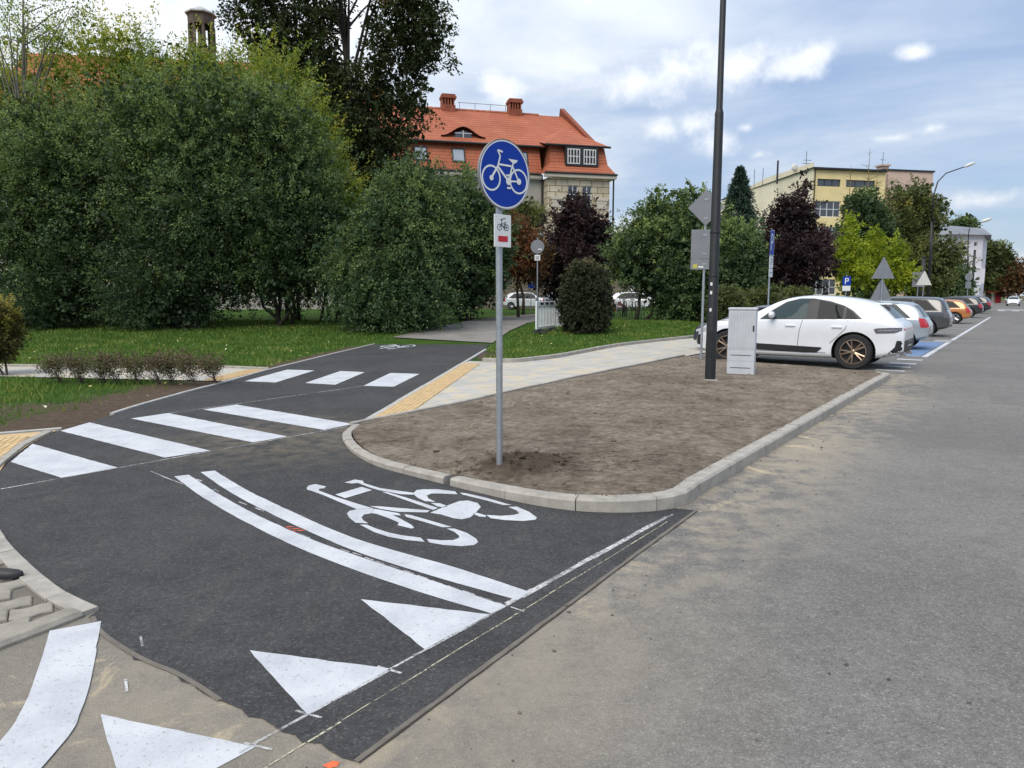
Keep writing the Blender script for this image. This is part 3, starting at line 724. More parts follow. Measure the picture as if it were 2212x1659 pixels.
def scatter_lumps(name, pts, mat, parent=None, **tags):
    mb = MB(); ico = [(0, 0, 1), (.894, 0, .447), (.276, .851, .447), (-.724, .526, .447), (-.724, -.526, .447), (.276, -.851, .447), (.724, .526, -.447), (-.276, .851, -.447), (-.894, 0, -.447), (-.276, -.851, -.447), (.724, -.526, -.447), (0, 0, -1)]
    fs = [(0, 1, 2), (0, 2, 3), (0, 3, 4), (0, 4, 5), (0, 5, 1), (1, 6, 2), (2, 7, 3), (3, 8, 4), (4, 9, 5), (5, 10, 1), (6, 7, 2), (7, 8, 3), (8, 9, 4), (9, 10, 5), (10, 6, 1), (6, 11, 7), (7, 11, 8), (8, 11, 9), (9, 11, 10), (10, 11, 6)]
    for (x, y, z, r) in pts:
        q = [random.uniform(.6, 1.25) for _ in range(12)]; a = random.uniform(0, 6.3)
        mb.add([(x + (v[0] * math.cos(a) - v[1] * math.sin(a)) * r * k * 1.2, y + (v[0] * math.sin(a) + v[1] * math.cos(a)) * r * k, z + v[2] * r * k * .7) for v, k in zip(ico, q)], fs)
    return mb.build(name, mat, parent, **tags)
pts = []
random.seed(5)
ia = np.array(isl)
while len(pts) < 1000:
    x, y = random.uniform(-2, 8), random.uniform(5.6, 19.5)
    if len(pts) < 420: x, y = random.gauss(.15, .55), random.gauss(6.62, .3)
    if inside(np.array([[x, y]]), ia)[0]:
        r = min(.034, .005 * random.paretovariate(1.8)); pts.append((x, y, isl_h(x, y) + r * .2, r))
kl = np.array(kerb_s + [(2.4, 7.04), (4.6, 10.1), KERB_END]); kc = np.concatenate([[0], np.cumsum(np.hypot(*np.diff(kl, axis=0).T))])
for _ in range(260):          # crumbs raked over onto the kerb
    t = random.uniform(.3, kc[-1] - .2); a = np.array([np.interp(t, kc, kl[:, 0]), np.interp(t, kc, kl[:, 1])]); b = np.array([np.interp(t + .05, kc, kl[:, 0]), np.interp(t + .05, kc, kl[:, 1])])
    n_ = np.array([-(b - a)[1], (b - a)[0]]) / (np.hypot(*(b - a)) + 1e-9); q_ = a + n_ * (.07 + .09 * random.random() ** .5)
    pts.append((q_[0], q_[1], float(np.interp(t, [0, 2.6, 6, kc[-1]], [.03, .075, .125, .118])), random.uniform(.003, .009)))
scatter_lumps('soil_clods', pts, M_SOIL, isl_o, kind='stuff')
# grit along the road edge and loose stones on the road
random.seed(8); pts = []
for _ in range(320):
    s = random.uniform(1.5, 19); p = -abs(random.gauss(0, .5)) - .02
    v = RD(s, p); pts.append((v.x, v.y, .003, min(.012, .0025 * random.paretovariate(1.6))))
for _ in range(70):
    v = RD(random.uniform(1.5, 14), random.uniform(-4.5, -.4)); pts.append((v.x, v.y, .003, min(.013, .003 * random.paretovariate(1.6))))
scatter_lumps('loose_grit', pts, plain('dark_grit', (.10, .09, .075), .9, var=.6, scale=9), road, kind='stuff')
# ---- grass blades and fallen leaves on the lawn
def grass():
    rng = np.random.default_rng(4); out = []
    L = np.array(PATH_L)
    foot_p = np.array([(-5.66, 14.0), (-11, 14.9), (-24, 17.0), (-24, 19.0), (-12, 17.0), (-6.6, 16.7), (-5.5, 16.3)])
    g = np.array(gl + gr[::-1]); lkp = np.array(lk + [(14, 36), (4, 44), (3.0, 41), (1.1, 32.5), (.15, 29), (-.6, 24.8), (-.8, 22.3)])
    n = 210000
    q = np.column_stack([rng.uniform(-24, 13, n), 8.4 + 27 * rng.random(n) ** 1.25])
    x, y = q.T
    left = (x < np.interp(y, L[::-1, 1], L[::-1, 0]) - .1) & (y < 25.5) | ((y >= 25.5) & (x < np.interp(y, [a[1] for a in gl], [a[0] for a in gl])))
    left &= ~inside(q, foot_p) & ~((y < 9.05 + (-5.7 - x) * .06))
    right = inside(q, lkp)
    d = poly_dist(q, L, False)
    w = np.where(y < 14, 2.1, .9); soil = np.clip(1.2 - d / w, 0, 1)
    soil = np.maximum(soil, .6 * ((x < -5.4) & (y < 11.5) & (d < 5)))
    keep = (left & (rng.random(n) > soil * 1.12)) | right
    clump = np.array([noise.noise((a * .9, b * .9, 2)) for a, b in q])
    keep &= rng.random(n) < (.75 + clump * .5)
    q = q[keep]; m = len(q); z = rise(q[:, 0], q[:, 1]) - .03
    h = rng.uniform(.035, .10, m) * (1 + .5 * clump[keep]); wd = rng.uniform(.008, .016, m) * (q[:, 1] / 18 + .35); a = rng.uniform(0, 6.28, m)
    lean = rng.normal(0, .5, (m, 2)) * h[:, None]
    V = np.zeros((m, 3, 3))
    V[:, 0, 0] = q[:, 0] - np.cos(a) * wd; V[:, 0, 1] = q[:, 1] - np.sin(a) * wd; V[:, 0, 2] = z
    V[:, 1, 0] = q[:, 0] + np.cos(a) * wd; V[:, 1, 1] = q[:, 1] + np.sin(a) * wd; V[:, 1, 2] = z
    V[:, 2, 0] = q[:, 0] + lean[:, 0]; V[:, 2, 1] = q[:, 1] + lean[:, 1]; V[:, 2, 2] = z + .02 + h
    return V, rng.random(m), clump[keep]
def raw_mesh(name, V, k, val, mat):
    m = V.shape[0]; me = bpy.data.meshes.new(name)
    me.vertices.add(m * k); me.vertices.foreach_set('co', V.reshape(-1).astype(np.float32))
    me.loops.add(m * k); me.loops.foreach_set('vertex_index', np.arange(m * k, dtype=np.int32))
    me.polygons.add(m); me.polygons.foreach_set('loop_start', np.arange(0, m * k, k, dtype=np.int32))
    me.polygons.foreach_set('loop_total', np.full(m, k, dtype=np.int32))
    me.update()
    a = me.attributes.new('v', 'FLOAT', 'POINT'); a.data.foreach_set('value', np.repeat(val, k).astype(np.float32))
    me.materials.append(mat); me.validate(); return me
LEAF = 3.0
def leaf_mat(name, stops, trans=.3, rough=.6):
    if name in _mc: return _mc[name]
    m, t, b, out = newmat(name); t.n.remove(b)
    v = t.add('ShaderNodeAttribute', _attribute_name='v').outputs['Fac']
    c = t.ramp(v, [(p, tuple(q * LEAF for q in k)) for p, k in stops])
    d = t.add('ShaderNodeBsdfPrincipled', Base_Color=c, Roughness=rough); d.inputs['Specular IOR Level'].default_value = .25
    tr = t.add('ShaderNodeBsdfTranslucent', Color=t.mix(1.0, c, (1.35, 1.25, .7), 'MULTIPLY'))
    ms = t.add('ShaderNodeMixShader', Fac=trans); t.l.new(d.outputs[0], ms.inputs[1]); t.l.new(tr.outputs[0], ms.inputs[2])
    t.l.new(ms.outputs[0], out.inputs[0]); _mc[name] = m; return m
gv, gr_, gc = grass()
M_GRASS = leaf_mat('grass_blades', [(0, (.012, .034, .004)), (.5, (.034, .064, .010)), (.85, (.064, .088, .018)), (1, (.12, .115, .04))], .3)
link('grass', raw_mesh('grass', gv, 3, np.clip(.5 + (gr_ - .5) * .75 + gc * .35, 0, 1), M_GRASS), kind='stuff', label='short green lawn grass beside the paths', category='grass')
rng = np.random.default_rng(9); m = 420
q = np.column_stack([rng.uniform(-18, 9, m), rng.uniform(10, 33, m)])
keep = ((q[:, 0] < np.interp(q[:, 1], [a[1] for a in PATH_L][::-1], [a[0] for a in PATH_L][::-1]) - .2) & (q[:, 1] < 26)) | inside(q, np.array(lk + [(14, 36), (4, 44), (3.4, 41), (1.3, 32.5), (.35, 29), (-.5, 24.8), (-.7, 22.3)]))
q = q[keep]; m = len(q); z = rise(q[:, 0], q[:, 1]) + .05; a = rng.uniform(0, 6.28, m); r = rng.uniform(.02, .05, m)
V = np.stack([np.column_stack([q[:, 0] + np.cos(a + k * math.pi / 2) * r * (1 if k % 2 else .6), q[:, 1] + np.sin(a + k * math.pi / 2) * r * (1 if k % 2 else .6), z + rng.normal(0, .012, m)]) for k in range(4)], 1)
link('fallen_leaves', raw_mesh('fallen_leaves', V, 4, rng.random(m), leaf_mat('dry_leaf', [(0, (.17, .12, .04)), (.5, (.25, .21, .10)), (1, (.34, .32, .24))], .2)), kind='stuff', label='pale fallen leaves scattered over the lawn', category='leaves')

# ------------------------------------------------------------------ vegetation
def rdir(rng, n):
    v = rng.normal(size=(n, 3)); return v / np.linalg.norm(v, axis=1)[:, None]
def unit(v): return v / (np.linalg.norm(v, axis=-1, keepdims=True) + 1e-9)
def leaves(cpos, cdir, per, L, size, spread, droop, rng, aspect=.5, upbias=.35, cval=None, vspread=.3):
    """leaf quads strung along one shoot per cluster"""
    n = len(cpos); t = rng.random((n, per)) ** .8
    Ls = (L * rng.uniform(.55, 1.3, n))[:, None]
    sh = unit(cdir)
    p = cpos[:, None, :] + sh[:, None, :] * (t * Ls)[..., None]
    p[..., 2] -= droop * (t ** 2) * Ls
    p += rng.normal(0, 1, (n, per, 3)) * spread * (1.1 - .6 * t[..., None])
    ax = unit(sh[:, None, :] * .7 + rng.normal(0, .75, (n, per, 3)) + np.array([0, 0, -droop * .4]))
    nr = unit(rng.normal(0, 1, (n, per, 3)) + np.array([0, 0, upbias * 2]))
    sd_ = unit(np.cross(ax, nr))
    s = size * rng.uniform(.6, 1.35, (n, per, 1))
    a = p; b = p + ax * s * .5 + sd_ * s * aspect * .5; c = p + ax * s; d = p + ax * s * .5 - sd_ * s * aspect * .5
    V = np.stack([a, b, c, d], 2).reshape(-1, 4, 3)
    cv = (rng.random(n) if cval is None else cval)[:, None]
    v = np.clip(cv + (rng.random((n, per)) - .5) * vspread, 0, 1).reshape(-1)
    return V, v
def crown_clusters(blobs, n, rng, shell=.5, rough=.28, seed=0):
    """cluster points in a union of ellipsoids (x,y,z,rx,ry,rz), mostly towards the outside, uneven outline"""
    vol = np.array([b[3] * b[4] * b[5] for b in blobs]) ** .75; vol /= vol.sum()
    k = rng.choice(len(blobs), n, p=vol); B = np.array(blobs)[k]
    d = rdir(rng, n)
    r = shell + (1 - shell) * rng.random(n) ** .7
    bump = np.array([noise.noise((q[0] * 2.3 + seed, q[1] * 2.3, q[2] * 2.3 + kk * 5.7)) for q, kk in zip(d, k)])
    bump2 = np.array([noise.noise((q[0] * 6 + seed, q[1] * 6, q[2] * 6 + kk * 3.1)) for q, kk in zip(d, k)])
    r = r * (1 + rough * bump * 1.4 + rough * .7 * bump2)
    return B[:, :3] + d * r[:, None] * B[:, 3:6], d
def tree(name, label, category, base, blobs, mat, nclus, per, leaf, L, spread=.12, droop=.15, trunk=.18, limbs=9, bark=None, shell=.45, rough=.28, group=None, seed=1, aspect=.5, up=.5, cval=None, core=.10, stems=1, vspread=.3, trunk_top=None, lobes=9, shoots=0):
    rng = np.random.default_rng(seed); random.seed(seed)
    base = Vector(base)
    o = thing(name, label, category, base, 0, group)
    cutl = .25 * L      # shoots reach past the crown's ellipsoids: draw those in
    bl = [(b[0] - base.x, b[1] - base.y, b[2] - base.z, max(.5 * b[3], b[3] - cutl), max(.5 * b[4], b[4] - cutl), max(.5 * b[5], b[5] - cutl)) for b in blobs]
    if lobes:            # uneven crown: smaller lobes stand out of every main mass
        ext = []
        for b in bl:
            for q in rdir(rng, lobes):
                k = rng.uniform(.26, .42)
                ext.append((b[0] + q[0] * b[3] * .78, b[1] + q[1] * b[4] * .78, b[2] + q[2] * b[5] * .78, b[3] * k, b[4] * k, b[5] * k))
        c0, d0 = crown_clusters([(b[0], b[1], b[2], b[3] * .86, b[4] * .86, b[5] * .86) for b in bl], int(nclus * .45), rng, shell, rough, seed)
        c1, d1 = crown_clusters(ext, nclus - len(c0), rng, shell, rough, seed + 1)
        c, d = np.concatenate([c0, c1]), np.concatenate([d0, d1])
    else: c, d = crown_clusters(bl, nclus, rng, shell, rough, seed)
    keep = c[:, 2] > .05; c, d = c[keep], d[keep]
    dd = unit(d + np.array([0, 0, up]) + rng.normal(0, .35, d.shape))
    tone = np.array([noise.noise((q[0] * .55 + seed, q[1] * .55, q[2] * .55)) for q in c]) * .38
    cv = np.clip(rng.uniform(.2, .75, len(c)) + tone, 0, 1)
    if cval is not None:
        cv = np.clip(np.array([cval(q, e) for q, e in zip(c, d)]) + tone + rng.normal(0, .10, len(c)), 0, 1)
    V, v = leaves(c, dd, per, L, leaf, spread, droop, rng, aspect, cval=cv, vspread=vspread)
    if shoots:           # long feathery shoots that break the outline
        k = rng.choice(len(c), shoots); ds = unit(d[k] * .7 + np.array([0, 0, .9]) + rng.normal(0, .3, (shoots, 3)))
        V3, v3 = leaves(c[k], ds, 30, L * 1.7, leaf * .95, .055, droop * .6, rng, aspect, cval=np.clip(rng.uniform(.45, 1.0, shoots), 0, 1), vspread=.25)
        V = np.concatenate([V, V3]); v = np.concatenate([v, v3])
    if core > 0:  # oversized inner leaves added to block light, interior shade put into their dark tone
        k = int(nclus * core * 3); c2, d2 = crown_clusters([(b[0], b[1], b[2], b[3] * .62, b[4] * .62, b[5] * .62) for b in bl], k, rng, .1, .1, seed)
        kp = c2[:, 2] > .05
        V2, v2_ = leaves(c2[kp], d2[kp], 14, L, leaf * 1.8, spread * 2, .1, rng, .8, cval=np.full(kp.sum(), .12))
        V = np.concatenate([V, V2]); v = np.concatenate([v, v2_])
    V[..., 2] = np.maximum(V[..., 2], .01)
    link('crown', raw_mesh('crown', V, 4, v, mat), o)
    mb = MB()
    topz = max(b[2] + b[5] * .4 for b in bl) if trunk_top is None else trunk_top
    low = min(b[2] - b[5] for b in bl)
    for s in range(stems):
        j = Vector((random.uniform(-1, 1), random.uniform(-1, 1), 0)) * (0 if stems == 1 else trunk * 5)
        cb = bl[s % len(bl)] if stems > 1 else None
        tx, ty = (cb[0], cb[1]) if cb else (np.mean([b[0] for b in bl]), np.mean([b[1] for b in bl]))
        tp = Vector((tx, ty, topz if stems == 1 else cb[2]))
        pts = [j + Vector((0, 0, -.15))]
        for k in range(1, 6):
            f = k / 5; w = topz * .025
            pts.append(j.lerp(tp, f) + Vector((random.uniform(-w, w), random.uniform(-w, w), 0)))
            pts[-1].z = -.15 + (tp.z + .15) * f
        mb.tube(pts, [trunk * (1.25 if k == 0 else 1 - .16 * k) for k in range(6)], 7)
        for k in range(limbs):
            f = random.uniform(.3, .95); st = pts[int(f * 5)].lerp(pts[min(5, int(f * 5) + 1)], f * 5 % 1)
            en = Vector(c[random.randrange(len(c))]) if len(c) else st
            if en.z < st.z - .3: en.z = st.z + abs(en.z - st.z) * .4
            mid_ = st.lerp(en, .5) + Vector((random.uniform(-.2, .2), random.uniform(-.2, .2), .1 * (en - st).length))
            r0 = trunk * (1.0 - f * .75) * .55
            mb.tube([st, mid_, en], [r0, r0 * .6, r0 * .15], 5, False)
    mb.build('trunk', bark or M_BARK, o, smooth=True)
    return o
def bl(Y, *q, dy=.85):
    """crown ellipsoids from survey picture circles at distance Y"""
    out = []
    for (x, y, rx, ry) in q:
        c = pt(x, y, Y); s = Y / 1540
        out.append((c.x, c.y, c.z, rx * s, rx * s * dy, ry * s))
    return out
def gbase(px, Y):
    x = (px - 1106) / 1540 * Y * .985; return (x, Y, gz(x, Y) - .02)
DG = leaf_mat('dark_green_leaf', [(0, (.012, .020, .010)), (.35, (.028, .045, .019)), (.7, (.054, .078, .028)), (1, (.092, .115, .036))], .28)
BG = leaf_mat('blue_green_leaf', [(0, (.011, .020, .010)), (.4, (.028, .046, .020)), (.75, (.052, .074, .028)), (1, (.090, .11, .038))], .28)
YG = leaf_mat('yellow_green_leaf', [(0, (0.017, 0.0289, 0.0076)), (0.35, (0.051, 0.0765, 0.0136)), (0.7, (0.1062, 0.1275, 0.0221)), (1, (0.1785, 0.17, 0.0298))], .38)
LG = leaf_mat('linden_leaf', [(0, (0.0058, 0.0081, 0.0034)), (0.4, (0.0138, 0.0207, 0.0069)), (0.8, (0.0259, 0.0334, 0.0104)), (0.93, (0.0403, 0.0374, 0.0115)), (1, (0.1267, 0.0518, 0.0104))], .22)
PL = leaf_mat('purple_leaf', [(0, (0.0051, 0.0038, 0.0043)), (0.5, (0.014, 0.0085, 0.0093)), (0.85, (0.0281, 0.0153, 0.0161)), (1, (0.0467, 0.0272, 0.0255))], .22)
LM = leaf_mat('lime_leaf', [(0, (0.0343, 0.0515, 0.0052)), (0.4, (0.0858, 0.1159, 0.0095)), (0.8, (0.1416, 0.1631, 0.015)), (1, (0.1931, 0.1974, 0.03))], .4)
OL = leaf_mat('olive_leaf', [(0, (0.0153, 0.0204, 0.0076)), (0.45, (0.0408, 0.051, 0.017)), (0.8, (0.0723, 0.0808, 0.0255)), (1, (0.119, 0.102, 0.0298))], .3)
RD_ = leaf_mat('reddish_leaf', [(0, (0.0191, 0.0153, 0.0076)), (0.4, (0.0638, 0.0319, 0.014)), (0.75, (0.1084, 0.0415, 0.0224)), (1, (0.1275, 0.0765, 0.0319))], .32)
TP = leaf_mat('topiary_leaf', [(0, (0.0061, 0.0076, 0.0046)), (0.5, (0.0168, 0.0199, 0.0099)), (0.85, (0.0344, 0.0344, 0.0168)), (1, (0.0688, 0.0574, 0.0268))], .18)
CF = leaf_mat('spruce_needle', [(0, (0.0058, 0.0115, 0.0086)), (0.5, (0.0144, 0.0259, 0.0187)), (1, (0.0302, 0.0461, 0.0317))], .15)
BR = leaf_mat('bronze_leaf', [(0, (.014, .013, .005)), (.4, (.042, .040, .010)), (.75, (.085, .080, .018)), (1, (.125, .11, .026))], .32)
TW = leaf_mat('twiggy_leaf', [(0, (.020, .014, .011)), (.4, (.045, .030, .024)), (.75, (.055, .042, .028)), (1, (.040, .050, .018))], .25)
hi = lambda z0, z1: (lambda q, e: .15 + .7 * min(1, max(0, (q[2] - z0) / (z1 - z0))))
# the tall shrub belt left of the cycle path: front row
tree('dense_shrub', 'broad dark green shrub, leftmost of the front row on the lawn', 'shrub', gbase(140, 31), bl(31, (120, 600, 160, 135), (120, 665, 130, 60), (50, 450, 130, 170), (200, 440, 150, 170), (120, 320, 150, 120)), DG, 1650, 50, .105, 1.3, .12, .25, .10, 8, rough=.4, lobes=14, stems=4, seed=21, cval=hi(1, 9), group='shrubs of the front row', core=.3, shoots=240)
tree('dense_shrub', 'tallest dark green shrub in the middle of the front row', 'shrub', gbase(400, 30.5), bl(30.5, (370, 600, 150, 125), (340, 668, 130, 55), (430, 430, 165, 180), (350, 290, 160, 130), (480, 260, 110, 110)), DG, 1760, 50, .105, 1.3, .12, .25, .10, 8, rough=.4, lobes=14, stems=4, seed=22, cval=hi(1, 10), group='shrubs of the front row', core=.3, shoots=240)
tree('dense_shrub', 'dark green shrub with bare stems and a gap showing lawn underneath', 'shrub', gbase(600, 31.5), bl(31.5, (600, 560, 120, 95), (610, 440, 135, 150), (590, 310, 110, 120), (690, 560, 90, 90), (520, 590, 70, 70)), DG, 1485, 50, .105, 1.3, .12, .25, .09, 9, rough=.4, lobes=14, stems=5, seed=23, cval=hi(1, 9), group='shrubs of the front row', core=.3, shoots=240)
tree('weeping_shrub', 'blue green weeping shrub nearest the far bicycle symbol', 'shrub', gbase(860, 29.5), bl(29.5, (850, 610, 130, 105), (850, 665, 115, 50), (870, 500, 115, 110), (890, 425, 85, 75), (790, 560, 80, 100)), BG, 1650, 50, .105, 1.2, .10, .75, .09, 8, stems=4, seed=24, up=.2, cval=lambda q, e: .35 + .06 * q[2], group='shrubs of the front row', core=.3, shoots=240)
tree('weeping_shrub', 'slender blue green shrub just behind the round blue sign', 'shrub', gbase(1010, 35), bl(35, (1000, 500, 75, 130), (1010, 600, 60, 70), (950, 540, 60, 110), (1050, 520, 45, 110)), BG, 1000, 34, .14, 1.1, .12, .55, .08, 8, stems=3, seed=25, cval=lambda q, e: .4 + .05 * q[2], group='shrubs of the front row', core=.3, shoots=240)
# back row: taller, yellower, thin tops
for i, (lab, bx, Y, q) in enumerate((
    ('yellow green tall shrub at the left frame edge', 60, 35.5, ((70, 200, 110, 130), (20, 320, 90, 150), (110, 330, 100, 120))),
    ('yellow green tall shrub with spiky top left of the belfry', 240, 36, ((230, 170, 120, 110), (300, 150, 90, 95), (240, 290, 120, 120), (330, 230, 80, 110))),
    ('yellow green tall shrub standing right below the belfry', 450, 35.5, ((440, 200, 95, 100), (520, 210, 80, 95), (450, 310, 110, 110))),
    ('yellow green tall shrub leaning against the dark linden', 620, 34.5, ((610, 230, 75, 105), (640, 320, 70, 120), (560, 320, 70, 100))),
    ('yellow green shrub with drooping side below the linden', 710, 33.5, ((690, 400, 50, 110), (720, 480, 60, 90), (670, 300, 40, 80))))):
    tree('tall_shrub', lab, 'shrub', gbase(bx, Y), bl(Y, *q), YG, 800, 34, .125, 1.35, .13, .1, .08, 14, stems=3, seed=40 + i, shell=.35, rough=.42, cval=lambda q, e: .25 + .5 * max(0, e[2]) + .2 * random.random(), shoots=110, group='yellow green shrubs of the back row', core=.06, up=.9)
# the big dark linden
tree('linden_tree', 'big dark linden tree rising out of the top of the picture', 'tree', gbase(770, 42), bl(42, (560, 50, 75, 95), (640, 110, 90, 105), (650, 240, 85, 100), (735, 330, 100, 110), (820, 400, 80, 90), (830, 300, 70, 80), (870, 50, 85, 100), (915, 90, 55, 70), (840, 170, 70, 90), (890, 240, 45, 60), (700, 10, 60, 60), (580, -90, 130, 90), (880, -90, 120, 80), (760, -140, 160, 80), (770, 480, 70, 70), (760, 220, 75, 90), (690, 160, 70, 90), (790, 340, 80, 90), (700, 440, 70, 80)), LG, 4300, 28, .19, .75, .16, .15, .34, 34, M_BARKD, shell=.3, rough=.5, seed=60, up=.3, core=.05, cval=lambda q, e: .45 + (.55 if random.random() < .025 else 0), trunk_top=21)
# thin pale tree at the top left corner
tree('slender_tree', 'slender grey tree with thin branches at top left corner', 'tree', gbase(40, 33), bl(33, (20, 60, 70, 70), (120, 40, 90, 50), (60, 130, 60, 60)), YG, 150, 18, .12, .9, .2, .1, .17, 26, plain('pale_bark', (.16, .15, .12), .9, var=.25, scale=6), shell=.4, rough=.4, seed=61, core=0, trunk_top=14.5)
# trees right of the sign
tree('autumn_tree', 'reddish autumn tree right behind the small route plate', 'tree', gbase(1120, 40), bl(40, (1120, 545, 50, 62), (1090, 520, 40, 60), (1150, 560, 28, 48)), RD_, 650, 28, .15, .7, .14, .2, .09, 8, seed=62, cval=lambda q, e: .2 + .6 * random.random())
tree('small_tree', 'green brown small tree at the foot of the grey facade', 'tree', gbase(1130, 46), bl(46, (1130, 480, 45, 40), (1090, 500, 55, 60), (1120, 555, 50, 45)), OL, 600, 26, .16, .7, .14, .2, .1, 8, seed=63)
tree('dark_shrub', 'dark shrub with thin stems right of the weeping shrubs', 'shrub', gbase(1020, 38), bl(38, (1005, 615, 48, 50), (1045, 585, 36, 55)), LG, 420, 26, .14, .6, .12, .2, .06, 6, seed=64, stems=3)
tree('purple_tree', 'purple leaved tree in front of the red roofed building', 'tree', gbase(1250, 44), bl(44, (1250, 500, 62, 60), (1245, 560, 78, 60), (1200, 600, 45, 55), (1290, 520, 35, 45), (1240, 460, 28, 35)), PL, 1000, 28, .17, .75, .14, .1, .12, 12, M_BARKD, seed=65, rough=.36)
# clipped topiary
TB = pt(1264, 640, 28.5)
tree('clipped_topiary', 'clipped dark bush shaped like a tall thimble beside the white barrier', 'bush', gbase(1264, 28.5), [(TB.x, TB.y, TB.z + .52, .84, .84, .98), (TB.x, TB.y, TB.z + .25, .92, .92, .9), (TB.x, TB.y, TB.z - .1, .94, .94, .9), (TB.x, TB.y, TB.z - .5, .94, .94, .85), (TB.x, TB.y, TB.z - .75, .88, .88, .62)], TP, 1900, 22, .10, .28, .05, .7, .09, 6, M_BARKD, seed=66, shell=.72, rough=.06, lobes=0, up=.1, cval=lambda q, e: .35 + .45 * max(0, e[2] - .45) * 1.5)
# green trees behind the lamp column
for i, (lab, bx, Y, q, mt) in enumerate((
    ('bushy green tree left of the tall dark lamp column', 1400, 37, ((1395, 545, 72, 70), (1455, 610, 62, 75), (1360, 560, 50, 55), (1420, 480, 45, 55)), DG),
    ('bushy green tree whose crown is crossed by the dark lamp column', 1500, 36, ((1490, 520, 70, 95), (1520, 610, 80, 70), (1470, 600, 60, 75), (1500, 440, 30, 35)), DG),
    ('rounded green bush right of the dark lamp column behind the white car', 1590, 35, ((1590, 560, 55, 75), (1600, 620, 50, 50)), DG))):
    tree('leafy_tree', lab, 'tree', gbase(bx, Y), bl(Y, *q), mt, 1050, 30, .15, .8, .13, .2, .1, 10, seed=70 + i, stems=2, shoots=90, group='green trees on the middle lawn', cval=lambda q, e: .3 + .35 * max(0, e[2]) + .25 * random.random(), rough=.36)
tree('purple_tree', 'wide purple leaved tree in front of the yellow apartment block', 'tree', gbase(1715, 46), bl(46, (1712, 485, 50, 60), (1708, 560, 85, 68), (1655, 560, 44, 55), (1762, 555, 38, 62), (1732, 430, 20, 34), (1690, 618, 62, 36)), PL, 1300, 28, .18, .8, .15, .1, .13, 12, M_BARKD, seed=75, rough=.38)
for i, (lab, bx, Y, q) in enumerate((('low olive bush behind the bonnet of the white car', 1570, 30, ((1570, 655, 40, 26),)), ('low olive bush at the foot of the parking sign', 1655, 32, ((1650, 650, 50, 24),)), ('small olive bush above the roof of the white car', 1710, 34, ((1710, 648, 40, 18),)))):
    tree('low_bush', lab, 'bush', gbase(bx, Y), bl(Y, *q), OL, 260, 24, .11, .4, .1, .1, .04, 4, seed=80 + i, group='olive bushes by the parking', stems=2, cval=lambda q, e: .2 + .4 * random.random())
# spruce
def spruce(px, ytop, Y, label):
    rng = np.random.default_rng(90); b = Vector(gbase(px, Y)); top = pt(px, ytop, Y).z - b.z
    o = thing('spruce_tree', label, 'tree', b); mb = MB().tube([(0, 0, -.2), (0, 0, top * .5), (0, 0, top)], [.2, .12, .015], 7); VV = []; vv = []
    for k in range(34):
        f = k / 33; z = top * (.35 + .63 * f); r = (1 - f) ** .85 * top * .22 + .15
        for j in range(9):
            a = j * .698 + k * .9 + rng.uniform(-.2, .2); rr = r * rng.uniform(.75, 1.12)
            d = np.array([math.cos(a), math.sin(a), -.22]); mb.tube([(0, 0, z), tuple(d * rr + np.array([0, 0, z]))], [.02, .006], 3, False)
            c = np.array([[0, 0, z]]) + d * rr * rng.uniform(.2, .75, (7, 1))
            V, v = leaves(c, np.repeat(d[None], 7, 0) + rng.normal(0, .25, (7, 3)), 16, rr * .45, .24, .06, .3, rng, .3); VV.append(V); vv.append(v)
    link('crown', raw_mesh('crown', np.concatenate(VV), 4, np.concatenate(vv), CF), o); mb.build('trunk', M_BARKD, o)
spruce(1592, 358, 62, 'pointed dark spruce left of the yellow apartment block')
# young lime-green street trees
for i, (lab, px, Y, q) in enumerate((
    ('bright lime green young tree, leftmost of the three lime trees', 1835, 50, ((1835, 505, 14, 36), (1830, 560, 29, 42), (1840, 590, 34, 28))),
    ('bright lime green young tree between the other two lime trees', 1890, 52, ((1890, 525, 12, 30), (1885, 575, 25, 36), (1890, 597, 30, 22))),
    ('bright lime green young tree, rightmost of the three lime trees', 1940, 51, ((1938, 545, 13, 32), (1938, 585, 26, 34), (1945, 605, 32, 20))))):
    tree('lime_tree', lab, 'tree', gbase(px, Y), bl(Y, *q), LM, 420, 26, .17, .7, .14, .05, .07, 8, seed=100 + i, up=1.1, rough=.4, group='lime green young trees', core=.05)
# bigger trees in front of the blocks
tree('dark_tree', 'round dark green tree in front of the yellow block', 'tree', gbase(1862, 64), bl(64, (1866, 455, 40, 42), (1858, 520, 50, 58), (1900, 505, 36, 46), (1870, 590, 55, 50)), DG, 900, 26, .22, .9, .18, .1, .16, 10, seed=110, cval=lambda q, e: .2 + .2 * random.random())
tree('olive_tree', 'big loose olive green tree in front of the pink block', 'tree', gbase(1970, 70), bl(70, (1960, 430, 42, 40), (1935, 490, 55, 50), (1990, 480, 40, 60), (1960, 560, 75, 60), (2025, 470, 22, 38), (2030, 560, 50, 50), (1990, 610, 60, 30)), OL, 1300, 26, .24, 1.0, .2, .1, .2, 16, seed=111, rough=.42, shell=.3)
tree('willow_tree', 'drooping dark green willow in front of the white house', 'tree', gbase(2045, 78), bl(78, (2045, 590, 40, 32), (2060, 610, 36, 28), (2015, 615, 30, 24)), BG, 700, 26, .2, 1.4, .1, 1.0, .14, 8, seed=112, up=0)
tree('round_tree', 'round bright green tree behind the white house', 'tree', gbase(2080, 150), bl(150, (2085, 488, 20, 16), (2070, 498, 16, 14), (2085, 560, 16, 40)), DG, 500, 22, .38, 1.2, .3, .1, .2, 6, seed=113, cval=lambda q, e: .6)
